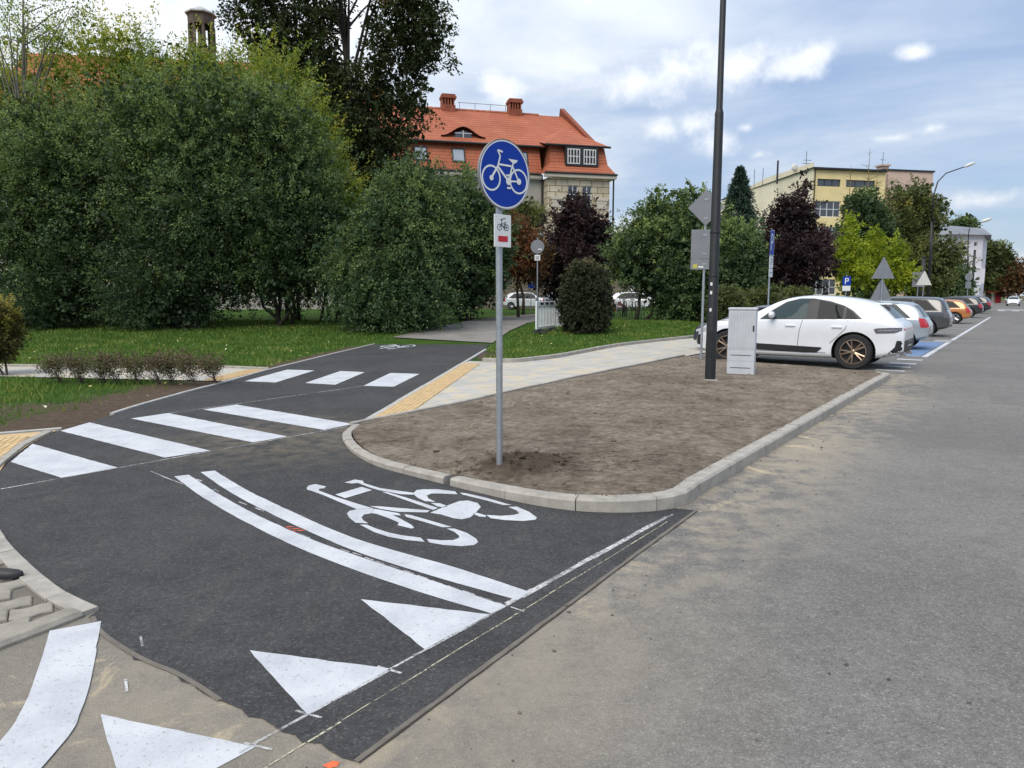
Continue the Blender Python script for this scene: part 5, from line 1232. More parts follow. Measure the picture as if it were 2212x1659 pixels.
# rusticated stone plinth wall of the street before the red building
w0 = pt(1060, 650, 66); w1 = pt(1300, 650, 66)
lw = thing('stone_boundary_wall', 'banded brown stone wall behind the parked white car', 'wall', (w0.x - 3, w0.y, .4), R(6))
for k in range(5): MB().box(0, 16, 0 + (.04 if k % 2 else 0), .5, k * .62, k * .62 + .56).build('stone_course', plain('brown_stone', (.17, .14, .10), .9, var=.25, scale=2), lw)

# ------------------------------------------------------------------ vehicles
def paint(name, col, rough=.28, metal=0.0):
    return plain('car_paint_' + name, col, rough, metal, var=.03, scale=2, coat=1.0)
M_CGLASS = glassy('car_glass', (.014, .018, .020), .03, .10)
M_CGLASSL = glassy('car_glass_pale', (.045, .068, .072), .03, .12)
M_TYRE = plain('tyre_rubber', (.016, .016, .017), .75, var=.2, scale=20)
M_BLKPL = plain('black_plastic', (.018, .018, .019), .45, var=.15, scale=10)
M_TAIL = plain('red_lens', (.42, .012, .018), .15, var=.1, scale=10, coat=.6)
M_SMOKE = plain('smoked_lens', (.10, .085, .09), .18, var=.2, scale=10, coat=.6)
M_HEAD = plain('clear_lens', (.45, .47, .48), .12, var=.2, scale=12, coat=.8)
M_PLATE = plain('number_plate', (.72, .72, .68), .5, var=.05, scale=10)
M_CHROME = plain('bright_trim', (.55, .56, .57), .2, .9, var=.1, scale=10)
RIMS = {'bronze': plain('bronze_rim', (.36, .27, .20), .35, .8, var=.1, scale=10), 'silver': plain('silver_rim', (.55, .56, .57), .3, .85, var=.1, scale=10), 'dark': plain('dark_rim', (.10, .10, .11), .35, .8, var=.1, scale=10)}
_wheel = {}
def wheel_meshes(r, rim, spokes):
    k = (r, rim, spokes)
    if k in _wheel: return _wheel[k]
    w = .115; ri = r * .70
    ty = MB().lathe([(ri, -w), (r * .93, -w * 1.02), (r * .99, -w * .75), (r, -w * .3), (r, w * .3), (r * .99, w * .75), (r * .93, w * 1.02), (ri, w), (ri * .97, w * .3), (ri * .97, -w * .3)], 40, 'y', close=True).mesh('tyre', M_TYRE, True, 40)
    rm = MB().lathe([(ri * 1.01, w * .98), (ri * .94, w * 1.0), (ri * .92, w * .7), (ri * .90, w * .2), (ri * .9, -w * .6)], 36, 'y')
    for s in range(spokes):
        for dd in (-.13, .13):
            a = 2 * math.pi * s / spokes + dd * .5; a2 = 2 * math.pi * s / spokes + dd * 1.5
            p0 = Vector((math.cos(a) * ri * .16, w * .62, math.sin(a) * ri * .16)); p1 = Vector((math.cos(a2) * ri * .93, w * .82, math.sin(a2) * ri * .93))
            rm.tube([p0, p0.lerp(p1, .5) + Vector((0, .008, 0)), p1], [.026, .021, .019], 5)
    rm.lathe([(0, w * .82), (.035, w * .82), (.055, w * .7), (.06, w * .3)], 14, 'y')
    dk = MB().lathe([(.0, w * .12), (ri * .9, w * .1)], 24, 'y').lathe([(0, w * .2), (ri * .55, w * .2), (ri * .55, w * .13)], 24, 'y')
    _wheel[k] = (ty, rm.mesh('rim', RIMS[rim], True, 40), dk.mesh('brake_disc', M_DARKMET)); return _wheel[k]
def interp(tab, x): return float(np.interp(x, [a for a, b in tab], [b for a, b in tab]))
def make_car(name, label, spec, loc, rotz, scale=1.0, group=None):
    L, H, hw = spec['L'], spec['H'], spec['W'] / 2
    o = thing(name, label, 'car', loc, rotz, group); o.scale = (scale,) * 3
    top, belt = spec['top'], spec['belt']
    plan = [(0, .80), (.08, .88), (.25, .95), (.6, .99), (1.2, 1.0), (L - 1.3, 1.0), (L - .7, .97), (L - .3, .89), (L - .1, .78), (L, .66)]
    zbt = [(0, .40), (.15, .33), (.5, .24), (.9, .20), (L - .9, .20), (L - .4, .22), (L, .28)]
    xs = sorted(set([0.0, .035, .1, .2, .33, .48, .65, .85, 1.1, 1.4, 1.8, 2.2, 2.6] + [round(L - d, 3) for d in (0, .03, .09, .2, .35, .55, .8, 1.05, 1.3, 1.6, 1.9)]))
    mb = MB(); m = 12
    for x in xs:
        w = hw * interp(plan, x); zb = interp(zbt, x); zt = interp(top, x); bz = min(interp(belt, x), zt - .05)
        k = min(1, max(0, (zt - bz - .05) / .4)); wr = w * (.90 - .19 * k)
        hz = bz - zb
        sec = [(0, zb), (.78 * w, zb), (.955 * w, zb + .05), (.98 * w, zb + .16 * hz), (.972 * w, zb + .42 * hz), (1.0 * w, bz - .26 * hz), (.972 * w, bz - .03), (.955 * w, bz + .002), (wr + (.955 * w - wr) * .16, zt - .09 * k - .012), (wr * .93, zt - .035 * k - .006), (wr * .5, zt - .004), (0, zt)]
        mb.v += [(x, a, b) for a, b in sec] + [(x, -a, b) for a, b in sec[-2:0:-1]]
    n = 2 * m - 2
    for i in range(len(xs) - 1):
        for j in range(n): mb.f.append((i * n + j, i * n + (j + 1) % n, (i + 1) * n + (j + 1) % n, (i + 1) * n + j))
    mb.f.append(tuple(range(n))); e = (len(xs) - 1) * n; mb.f.append(tuple(e + j for j in range(n - 1, -1, -1)))
    me0 = mb.mesh('body', spec['paint'])
    bm = bmesh.new(); bm.from_mesh(me0); bmesh.ops.recalc_face_normals(bm, faces=bm.faces[:]); bm.to_mesh(me0); bm.free()
    tmp = bpy.data.objects.new('tmp', me0); COL.objects.link(tmp)
    sb = tmp.modifiers.new('s', 'SUBSURF'); sb.levels = 2; sb.render_levels = 2
    bpy.context.view_layer.update(); dg = bpy.context.evaluated_depsgraph_get()
    smooth = bpy.data.meshes.new_from_object(tmp.evaluated_get(dg))
    bvh = BVHTree.FromPolygons([v.co.copy() for v in smooth.vertices], [tuple(p.vertices) for p in smooth.polygons])
    r = spec['r']; wx = (spec['ro'], spec['ro'] + spec['wb'])
    cut = MB()
    for x in wx:
        for sgn in (-1, 1):
            a, b_ = (hw - .34, hw + .3) if sgn > 0 else (-hw - .3, -hw + .34)
            cut.lathe([(0, a), (r * 1.16, a), (r * 1.16, b_), (0, b_)], 36, 'y', (x, 0, r * .98))
    cme = cut.mesh('cut', M_BLKPL); bm = bmesh.new(); bm.from_mesh(cme); bmesh.ops.remove_doubles(bm, verts=bm.verts[:], dist=1e-5); bmesh.ops.recalc_face_normals(bm, faces=bm.faces[:]); bm.to_mesh(cme); bm.free()
    co = bpy.data.objects.new('cut', cme); COL.objects.link(co)
    smooth.materials.clear(); smooth.materials.append(spec['paint']); smooth.materials.append(M_BLKPL)
    t2 = bpy.data.objects.new('tmp2', smooth); COL.objects.link(t2)
    bo = t2.modifiers.new('b', 'BOOLEAN'); bo.operation = 'DIFFERENCE'; bo.object = co; bo.solver = 'EXACT'; bo.material_mode = 'TRANSFER'
    bpy.context.view_layer.update(); dg = bpy.context.evaluated_depsgraph_get()
    body = bpy.data.meshes.new_from_object(t2.evaluated_get(dg)); body.name = 'body'
    for q in (tmp, t2, co): bpy.data.objects.remove(q)
    for p in body.polygons: p.use_smooth = True
    body.set_sharp_from_angle(angle=R(35))
    bo_ = link('body', body, o)
    def patch(pname, poly, axis, mat, off, parent, step=.06, sgn=1):
        """panel that lies on the bodywork: 2-D outline cast on it from the side, back, front or top"""
        dense = []
        for a, b in zip(poly, list(poly[1:]) + [poly[0]]):
            d = math.dist(a, b); kk = max(1, int(d / step))
            dense += [(a[0] + (b[0] - a[0]) * t / kk, a[1] + (b[1] - a[1]) * t / kk) for t in range(kk)]
        vs, fs = tri_poly(dense, step); out = []
        for (a, b) in vs:
            if axis == 'side': org, d = Vector((a, 3 * sgn, b)), Vector((0, -sgn, 0))
            elif axis == 'rear': org, d = Vector((-2, a, b)), Vector((1, 0, 0))
            elif axis == 'front': org, d = Vector((L + 2, a, b)), Vector((-1, 0, 0))
            else: org, d = Vector((a, b, 4)), Vector((0, 0, -1))
            hit = bvh.ray_cast(org, d)[0]
            if hit is None:
                hit = bvh.find_nearest(org + d * 2.5)[0]
            out.append(tuple(hit - d * off))
        q = MB(); q.add(out, fs); me = q.mesh(pname, mat, True)
        return link(pname, me, parent)
    for sgn in (1, -1):
        dl = patch('window_surround', spec['dlo'], 'side', M_BLKPL, .009, bo_, sgn=sgn)
        for i, wpoly in enumerate(spec['win']): patch('side_window', wpoly, 'side', M_CGLASSL if (spec.get('pale') and i == 0) or spec.get('paleall') else M_CGLASS, .015, bo_, sgn=sgn)
        for seam in spec['seams']:
            for (a, b) in zip(seam[:-1], seam[1:]):
                dx, dz = b[0] - a[0], b[1] - a[1]; l = math.hypot(dx, dz); nx, nz = -dz / l * .005, dx / l * .005
                patch('door_seam', [(a[0] + nx, a[1] + nz), (b[0] + nx, b[1] + nz), (b[0] - nx, b[1] - nz), (a[0] - nx, a[1] - nz)], 'side', M_DARKMET, .005, bo_, .12, sgn)
        for hx, hz in spec['handles']:
            y = bvh.ray_cast(Vector((hx, 3 * sgn, hz)), Vector((0, -sgn, 0)))[0].y
            MB().box(hx - .11, hx + .11, y - .03, y + .03, hz - .014, hz + .014, .006).build('door_handle', spec['paint'], bo_)
        for (pname, poly, mt) in spec['side']: patch(pname, poly, 'side', mt, .010, bo_, .05, sgn)
        mx, mz = spec['mirror']; y = hw * .93
        mm = MB(); mm.lathe([(0, -.13), (.05, -.12), (.085, -.04), (.085, .05), (.05, .12), (0, .13)], 10, 'y', (0, 0, 0)).xf(Matrix.Translation((mx, sgn * (y + .14), mz)) @ Matrix.Diagonal((.8, 1, .95, 1)))
        mo = mm.build('mirror', spec['paint'], o, smooth=True)
        MB().box(mx - .04, mx + .03, min(sgn * (y - .04), sgn * (y + .1)), max(sgn * (y - .04), sgn * (y + .1)), mz - .09, mz - .05).build('mirror_foot', M_BLKPL, mo)
    patch('rear_window', spec['rearwin'], 'rear', M_CGLASS, .006, bo_)
    patch('windscreen', spec['screen'], 'top', M_CGLASS, .006, bo_)
    for (pname, poly, mt) in spec['rear']: patch(pname, poly, 'rear', mt, .006, bo_, .06)
    for (pname, poly, mt) in spec['front']: patch(pname, poly, 'front', mt, .006, bo_, .06)
    for pname, b6, mt in spec.get('boxes', ()): MB().box(*b6, .012).build(pname, mt, o)
    ty, rm, bd = wheel_meshes(r, spec['rim'], spec['spokes'])
    for x in wx:
        for sgn in (1, -1):
            wh = link('wheel', ty, o); wh.location = (x, sgn * (hw - .125), r); wh.rotation_euler = (0, random.uniform(0, .6), 0 if sgn > 0 else math.pi)
            link('rim', rm, wh); link('brake_disc', bd, wh)
    return o
def mirror_y(poly): return [(-a, b) for a, b in poly[::-1]]
def hatch_spec(L, H, W, paint_, rim='silver', r=.31, spokes=5, tail=M_TAIL, upright=.35, **kw):
    """ordinary five-door car; measures given from the tail forward"""
    hb = H * .635; s = L / 4.2; u = upright
    top = [(0, H * .46), (.04, H * .56), (.12, H * .62), (.12 + u * .5, H * .80), (.12 + u, H * .93), (.35 + u, H * .975), (1.5 * s, H), (2.0 * s, H * .995), (2.5 * s, H * .955), (2.8 * s, H * .87), (3.2 * s, H * .70), (3.35 * s, H * .655), (3.7 * s, H * .62), (4.0 * s, H * .56), (4.14 * s, H * .45), (L, H * .34)]
    belt = [(0, hb * .8), (.3, hb), (1.5 * s, hb * .985), (3.2 * s, hb * .94), (L, hb * .7)]
    wt = H * .935
    b = lambda x: interp(belt, x) + .03
    x0, x1, xb, xa = .38 + u * .55, 1.25 * s, 2.02 * s, 3.02 * s
    dlo = [(xa + .06, b(xa) - .01), (x0 - .05, b(x0) - .01), (x0 + .12, b(x0) + .14), (x0 + .38, wt - .05), (1.5 * s, wt + .012), (2.3 * s, wt), (2.55 * s, wt - .06), (2.8 * s, wt - .19)]
    win = [[(xa, b(xa) + .01), (xb + .05, b(xb) + .01), (xb + .05, wt - .02), (2.3 * s, wt - .03), (2.53 * s, wt - .085), (2.76 * s, wt - .21)],
           [(xb - .05, b(xb) + .01), (x1, b(x1) + .01), (x1, wt - .03), (1.5 * s, wt - .015), (xb - .05, wt - .015)],
           [(x1 - .05, b(x1) + .01), (x0 + .04, b(x0) + .015), (x0 + .17, b(x0) + .14), (x0 + .40, wt - .085), (x1 - .05, wt - .04)]]
    zs = .36
    d = dict(L=L, H=H, W=W, r=r, wb=2.58 * s, ro=.76 * s, top=top, belt=belt, paint=paint_, rim=rim, spokes=spokes, dlo=dlo, win=win,
             seams=[[(xb, b(xb)), (xb, zs)], [(xa + .12, b(xa) - .1), (xa + .10, zs)], [(x1 - .02, b(x1)), (x1 - .05, hb * .75), (x1 + .12, .5)], [(xa + .1, zs), (x1 + .1, zs)]],
             handles=[(xb + .22, hb * .86), (x1 + .16, hb * .87)], side=[('tail_light', [(.30, hb * 1.02), (.05, hb * .98), (.03, hb * .72), (.22, hb * .72)], tail), ('head_light', [(L - .55, H * .53), (L - .12, H * .45), (L - .16, H * .40), (L - .45, H * .44)], M_HEAD), ('sill', [(xa + .1, .30), (1.2 * s, .30), (1.2 * s, .22), (xa + .1, .22)], M_BLKPL)],
             mirror=(xa - .02, b(xa) + .05), rearwin=[(-.60, hb * 1.04), (.60, hb * 1.04), (.52, H * .90), (-.52, H * .90)],
             screen=[(3.18 * s, -.66), (3.18 * s, .66), (2.62 * s, .56), (2.62 * s, -.56)],
             rear=[('number_plate', [(-.26, .62), (.26, .62), (.26, .73), (-.26, .73)], M_PLATE), ('bumper_insert', [(-.6, .38), (.6, .38), (.55, .48), (-.55, .48)], M_BLKPL), ('tail_light', [(.52, hb * .74), (.76, hb * .74), (.74, hb * .99), (.55, hb * .97)], tail), ('tail_light', mirror_y([(.52, hb * .74), (.76, hb * .74), (.74, hb * .99), (.55, hb * .97)]), tail)],
             front=[('grille', [(-.45, .36), (.45, .36), (.5, .5), (-.5, .5)], M_BLKPL), ('number_plate', [(-.26, .52), (.26, .52), (.26, .62), (-.26, .62)], M_PLATE), ('head_light', [(.42, H * .40), (.62, H * .42), (.62, H * .48), (.45, H * .45)], M_HEAD), ('head_light', mirror_y([(.42, H * .40), (.62, H * .42), (.62, H * .48), (.45, H * .45)]), M_HEAD)])
    d.update(kw); return d
HEAD = math.atan2(N.y, N.x)                 # nose in to the kerb, square to the road
P_WHITE = paint('white', (.74, .755, .77)); P_SILVER = paint('silver', (.37, .41, .43), .3, .35); P_GREY = paint('graphite', (.075, .078, .08), .3, .4); P_ORANGE = paint('orange', (.52, .20, .055), .3, .3); P_DARK = paint('black', (.018, .019, .022), .25); P_NAVY = paint('navy', (.03, .035, .06), .3)
SUV = dict(L=4.72, H=1.62, W=1.93, r=.39, wb=2.81, ro=.985, paint=P_WHITE, rim='bronze', spokes=5, pale=True,
    top=[(0, .76), (.02, .95), (.06, 1.04), (.12, 1.075), (.22, 1.11), (.36, 1.28), (.50, 1.43), (.75, 1.515), (1.2, 1.60), (1.7, 1.64), (2.1, 1.65), (2.45, 1.62), (2.75, 1.52), (3.05, 1.33), (3.28, 1.17), (3.6, 1.11), (4.0, 1.05), (4.4, .95), (4.6, .84), (4.69, .68), (4.72, .5)],
    belt=[(0, .78), (.2, 1.0), (.6, 1.09), (1.2, 1.11), (3.2, 1.06), (4.3, .88), (4.72, .5)],
    dlo=[(3.05, 1.075), (.84, 1.115), (.88, 1.15), (1.05, 1.30), (1.25, 1.41), (1.55, 1.50), (1.9, 1.56), (2.2, 1.56), (2.5, 1.48), (2.8, 1.28)],
    win=[[(2.95, 1.095), (2.0, 1.10), (2.0, 1.54), (2.2, 1.535), (2.47, 1.455), (2.74, 1.28)], [(1.77, 1.105), (1.24, 1.115), (1.24, 1.37), (1.5, 1.46), (1.77, 1.52)], [(1.18, 1.117), (.92, 1.122), (.95, 1.155), (1.08, 1.28), (1.18, 1.34)]],
    seams=[[(2.08, 1.08), (2.14, .80), (2.18, .34)], [(3.15, 1.04), (3.16, .78), (3.08, .34)], [(1.12, 1.09), (1.16, .90), (1.32, .72), (1.48, .56)], [(3.08, .34), (1.55, .34)], [(4.1, 1.0), (3.6, 1.05)]],
    handles=[(2.34, .94), (1.34, .93)],
    side=[('side_blade', [(3.3, .51), (1.66, .465), (1.63, .45), (1.74, .345), (2.0, .33), (3.3, .365)], M_BLKPL), ('tail_light', [(.60, .895), (.54, .92), (.3, .935), (.03, .94), (.03, .89), (.2, .825), (.55, .81)], M_SMOKE), ('light_strip', [(.52, .885), (.1, .90), (.1, .88), (.5, .865)], M_CHROME), ('head_light', [(4.20, .93), (4.52, .80), (4.56, .72), (4.40, .74), (4.15, .86)], M_HEAD), ('air_intake', [(4.52, .68), (4.66, .64), (4.64, .42), (4.52, .40)], M_BLKPL), ('diffuser', [(.0, .66), (.15, .66), (.18, .52), (.30, .38), (.46, .27), (.38, .23), (.03, .36)], M_BLKPL), ('sill', [(3.35, .235), (1.62, .235), (1.62, .19), (3.35, .19)], M_BLKPL), ('lower_lip', [(4.60, .33), (4.15, .25), (4.15, .22), (4.58, .28)], M_BLKPL)],
    mirror=(2.74, 1.18), rearwin=[(-.62, 1.13), (.62, 1.13), (.52, 1.38), (-.52, 1.38)], screen=[(3.24, -.72), (3.24, .72), (2.55, .58), (2.55, -.58)],
    rear=[('light_bar', [(-.74, .88), (.74, .88), (.74, .92), (-.74, .92)], M_TAIL), ('diffuser', [(-.74, .40), (.74, .40), (.74, .66), (-.74, .66)], M_BLKPL), ('number_plate', [(-.26, .52), (.26, .52), (.26, .63), (-.26, .63)], M_PLATE)],
    front=[('grille', [(-.55, .36), (.55, .36), (.6, .58), (-.6, .58)], M_BLKPL)],
    boxes=[('spoiler', (.33, .74, -.53, .53, 1.425, 1.462), P_WHITE), ('exhaust', (.0, .12, .42, .56, .30, .37), M_CHROME), ('exhaust', (.0, .12, -.56, -.42, .30, .37), M_CHROME)])
mc = RD(18.72, -.12)
make_car('parked_suv', 'white sporty SUV with bronze wheels parked beside the soil island', SUV, (mc.x, mc.y, .004), HEAD, 1.035)
v = RD(21.85, 1.9); make_car('parked_car', 'dark blue car whose roof shows over the bonnet of the white SUV', hatch_spec(4.2, 1.43, 1.76, P_NAVY), (v.x, v.y, .004), HEAD, group='cars parked along the road')
v = RD(25.9, .12); make_car('parked_car', 'silver small hatchback standing in the blue bay next to the white SUV', hatch_spec(3.78, 1.53, 1.69, P_SILVER, upright=.30, paleall=True), (v.x, v.y, .004), HEAD, group='cars parked along the road')
v = RD(34.45, .2); make_car('parked_car', 'graphite grey large SUV with black wheels in the parking row', hatch_spec(4.66, 1.65, 1.86, P_GREY, 'dark', .36, 5, M_SMOKE, .18), (v.x, v.y, .004), HEAD, group='cars parked along the road')
v = RD(50.6, .35); make_car('parked_car', 'orange hatchback with bright wheels in the parking row', hatch_spec(4.37, 1.45, 1.80, P_ORANGE, 'silver', .33, 5), (v.x, v.y, .004), HEAD, group='cars parked along the road')
v = RD(64.4, .35); make_car('parked_car', 'black car with wide red tail lights just past the orange hatchback', hatch_spec(4.6, 1.6, 1.85, P_DARK, 'dark', .34), (v.x, v.y, .004), HEAD, group='cars parked along the road')
v = RD(79.5, .35); make_car('parked_car', 'dark car at the far end of the parking row', hatch_spec(4.6, 1.62, 1.85, P_DARK, 'dark', .34), (v.x, v.y, .004), HEAD, group='cars parked along the road')
v = RD(87.5, .5); make_car('parked_car', 'silver car behind the last dark car of the parking row', hatch_spec(4.5, 1.55, 1.82, P_SILVER, 'silver', .33), (v.x, v.y, .004), HEAD, group='cars parked along the road')
q = RD(138, -.6); make_car('oncoming_car', 'white car driving towards the camera on the far road', hatch_spec(4.2, 1.48, 1.76, P_WHITE), (q.x, q.y, .004), math.atan2(-U.y, -U.x), group='cars on the road')
q = RD(112, -3.2); make_car('oncoming_car', 'dark car cut off by the right frame edge far down the road', hatch_spec(4.3, 1.5, 1.78, P_DARK), (q.x, q.y, .004), math.atan2(-U.y, -U.x), group='cars on the road')
# cars across the park, in front of the stone wall
def far_car(px, Y, label, spec, rot):
    x = (px - 1106) / 1540 * Y * .985; make_car('street_car', label, spec, (x, Y, gz(x, Y)), rot, group='cars beyond the park')
far_car(1092, 62, 'white car seen behind the pole of the bicycle sign', hatch_spec(4.2, 1.5, 1.76, P_WHITE), R(-18))
far_car(1178, 60, 'silver car half hidden between white barrier and topiary', hatch_spec(4.2, 1.5, 1.76, P_SILVER), R(-25))
far_car(1318, 58, 'white car behind the bicycle stands', hatch_spec(4.3, 1.5, 1.78, P_WHITE), R(-10))
far_car(1350, 63, 'grey tall car behind the bicycle stands', hatch_spec(4.5, 1.95, 1.85, P_GREY, upright=.2), R(-10))
far_car(1680, 60, 'white car glimpsed between the wide purple tree and the garden wall', hatch_spec(4.3, 1.5, 1.78, P_WHITE), R(20))

# ------------------------------------------------------------------ signs, lamps, street furniture
def ring_poly(r, n=40, c=(0, 0)): return [(c[0] + r * math.cos(2 * math.pi * k / n), c[1] + r * math.sin(2 * math.pi * k / n)) for k in range(n)]
def flat(mb, poly, y):
    vs, fs = tri_poly(poly); 
    for f in fs:
        a, b, c = [vs[i] for i in f[:3]]
        if (b[0] - a[0]) * (c[1] - a[1]) - (b[1] - a[1]) * (c[0] - a[0]) < 0: f = f[::-1]
        k = len(mb.v); mb.v += [(vs[i][0], y, vs[i][1]) for i in f]; mb.f.append(tuple(range(k, k + len(f))))
def bar(mb, a, b, w, y):
    a = Vector(a); b = Vector(b); d = (b - a).normalized(); n = Vector((-d.y, d.x)) * w / 2
    flat(mb, [tuple(a + n), tuple(a - n), tuple(b - n), tuple(b + n)], y)
def annulus(mb, c, r0, r1, y, n=40):
    for k in range(n):
        a, b = 2 * math.pi * k / n, 2 * math.pi * (k + 1) / n
        q = [(c[0] + r * math.cos(t), y, c[1] + r * math.sin(t)) for r, t in ((r0, a), (r1, a), (r1, b), (r0, b))]
        mb.quad(*q)
def bike_print(mb, s, y, w=.055, ox=0, oz=0):
    """side view of a bicycle, front wheel to the left, wheelbase about 1 unit"""
    P = lambda x, z: (ox + x * s, oz + z * s * .76)
    fw, rw = (-.5, 0), (.5, 0); r = .315
    e = [0]
    def B(a, b, ww=w): e[0] += 1; bar(mb, P(*a), P(*b), ww * s, y - e[0] * .0002)
    annulus(mb, P(*fw), (r - w * .55) * s, (r + w * .45) * s, y); annulus(mb, P(*rw), (r - w * .55) * s, (r + w * .45) * s, y)
    ht = (-.235, .60); hb = (-.27, .42)
    B(fw, hb, w * 1.25); B(hb, (-.18, .78)); B((-.18, .78), (-.27, .98)); B((-.27, .98), (-.09, .94)); B((-.26, .50), (.22, .50)); B((-.27, .42), (.12, -.03), w * 1.25); B((.12, -.03), (.30, .66)); B((.27, .5), rw); B((.12, -.03), rw, w * .9)
    flat(mb, [P(.10, .74), P(.46, .74), P(.42, .66), P(.30, .58), P(.20, .66)], y - .003)
    for c, rr in ((fw, .07), (rw, .085), ((.12, -.04), .10)): flat(mb, ring_poly(rr * s, 16, P(*c)), y - .0035)
    bar(mb, P(.06, -.27), P(.20, -.27), w * s, y - .0033); bar(mb, P(.03, .16), P(.15, .16), w * s, y - .0034)
def sign_post(name, label, x, y, z0, h, r=.03, rotz=0.0, group=None, mat=None):
    o = thing(name, label, 'sign', (x, y, z0), rotz, group)
    MB().tube([(0, 0, -.3), (0, 0, h)], r, 16).lathe([(0, h + .004), (r * .95, h + .002), (r * 1.05, h - .02)], 16).build('pole', mat or M_GALV, o, smooth=True, ang=40)
    return o
# main cycle sign
SN = R(43)
sg = sign_post('bicycle_sign', 'round blue bicycle sign with a small route plate on a galvanised pole', -.115, 6.45, isl_h(-.115, 6.45), 2.88, .03, SN)
ctr = 2.585
d = MB(); d.lathe([(0, .0), (.292, .0), (.300, -.006), (.300, .018), (.290, .018), (.288, .004), (0, .004)], 64, 'y', (.02, -.055, ctr)); dk = d.build('sign_plate', M_GREYBACK, sg, smooth=True, ang=30)
f = MB(); flat(f, ring_poly(.278, 64, (.02, ctr)), -.0575); f.build('blue_face', M_BLUE, dk)
f = MB(); annulus(f, (.02, ctr), .2785, .2915, -.0578, 64); f.build('white_rim', M_SIGNW, dk)
f = MB(); bike_print(f, .325, -.0600, .050, .02, ctr - .045); f.build('bicycle_pictogram', M_SYM, dk)
for z in (ctr + .12, ctr - .14): MB().lathe([(.032, -.015), (.036, -.015), (.036, .015), (.032, .015)], 16, 'z', (0, 0, z)).box(-.035, .035, -.056, -.028, z - .012, z + .012).build('clamp', M_GALV, sg)
rp = MB().box(-.10, .10, -.052, -.040, 1.96, 2.24, .004).build('route_plate', M_SIGNW, sg)
f = MB(); bike_print(f, .082, -.0540, .06, .0, 2.13); bar(f, (-.035, 2.195), (.03, 2.21), .006, -.0546); f.build('bicycle_print', M_BLACK, rp)
f = MB(); flat(f, [(-.057, 2.005), (.057, 2.005), (.057, 2.055), (-.057, 2.055)], -.0535); f.build('red_bar', M_RED, rp)
# tall lamp column
lz = isl_h(3.79, 13.55)
def lamp_column(label, x, y, z0, rotz, h=9.6, big=True):
    o = thing('lamp_column', label, 'street lamp', (x, y, z0), rotz, 'street lamps')
    s1, s2 = (4.9, 6.85) if big else (h * .45, h * .62)
    k = 1.0 if big else .8
    MB().lathe([(.104 * k, -.4), (.100 * k, 0), (.097 * k, 1.4), (.092 * k, 1.42), (.078 * k, s1), (.072 * k, s1 + .03), (.058 * k, s1 + .08), (.054 * k, s2), (.046 * k, s2 + .05), (.042 * k, h), (0, h + .02)], 20).build('column', M_LAMP, o, smooth=True, ang=40)
    MB().tube([(0, 0, h - .1), (.05, 0, h + .5), (.35, 0, h + .95), (1.0, 0, h + 1.25), (1.9, 0, h + 1.5)], .035, 8).build('arm', M_LAMP, o, smooth=True)
    hd = MB().lathe([(0, 0), (.08, .02), (.16, .2), (.17, .45), (.10, .68), (0, .72)], 14, 'x', (1.85, 0, h + 1.5)).xf(Matrix.Translation((1.85, 0, h + 1.5)) @ Matrix.Rotation(R(-14), 4, 'Y') @ Matrix.Diagonal((1, 1, .62, 1)) @ Matrix.Translation((-1.85, 0, -h - 1.5)))
    hd.build('lamp_head', M_GREYW, o, smooth=True)
    return o
TOROAD = math.atan2(-N.y, -N.x)
lc = lamp_column('tall dark lamp column standing in the soil island', 3.79, 13.55, lz, TOROAD)
MB().box(-.1035, -.1015, -.016, .016, .1, .75).build('white_strip', M_SIGNW, lc)
for z in (1.05, 1.95, 2.75): MB().lathe([(.098, z), (.0995, z + .004), (.0995, z + .022), (.098, z + .026)], 20).build('wire_band', M_DARKMET, lc)
for k, z in enumerate((1.62, 1.78, 1.3)): MB().box(-.02, .02, -.1025, -.0995, z, z + .06).build('sticker', M_SIGNW, lc)
MB().box(-.05, .05, -.1045, -.0985, .45, .95, .004).build('service_door', M_LAMP, lc)
MB().lathe([(.10, -.05), (.15, -.03), (.15, -.005), (.105, .012)], 20).build('base_collar', M_CONC, lc)
# utility cabinet
cb = thing('utility_cabinet', 'light grey ribbed utility cabinet in front of the white SUV', 'cabinet', (4.78, 14.80, isl_h(4.8, 14.8) - .03), math.atan2(14.51 - 14.82, 4.84 - 4.44) + R(14))
MB().box(-.27, .27, -.16, .16, -.1, .30, .008).box(-.262, .262, -.152, .152, .301, .304).build('plinth', M_CABINET, cb)
MB().box(-.27, .27, -.16, .16, .305, .535, .006).build('lower_door', M_CABINET, cb)
dr = MB().box(-.27, .27, -.16, .16, .54, 1.36, .006)
for k in range(9): dr.box(-.235 + k * .056, -.205 + k * .056, -.170, -.1585, .58, 1.32, .003)
dr.build('door', M_CABINET, cb)
for z in (.16, .42): MB().box(-.20, .20, -.1645, -.1585, z, z + .012).build('slot', M_DARKMET, cb)
MB().box(-.285, .285, -.175, .175, 1.362, 1.40, .012).build('lid', M_CABINET, cb)
MB().box(.215, .245, -.180, -.1705, .92, 1.04, .004).build('lock', M_DARKMET, cb)
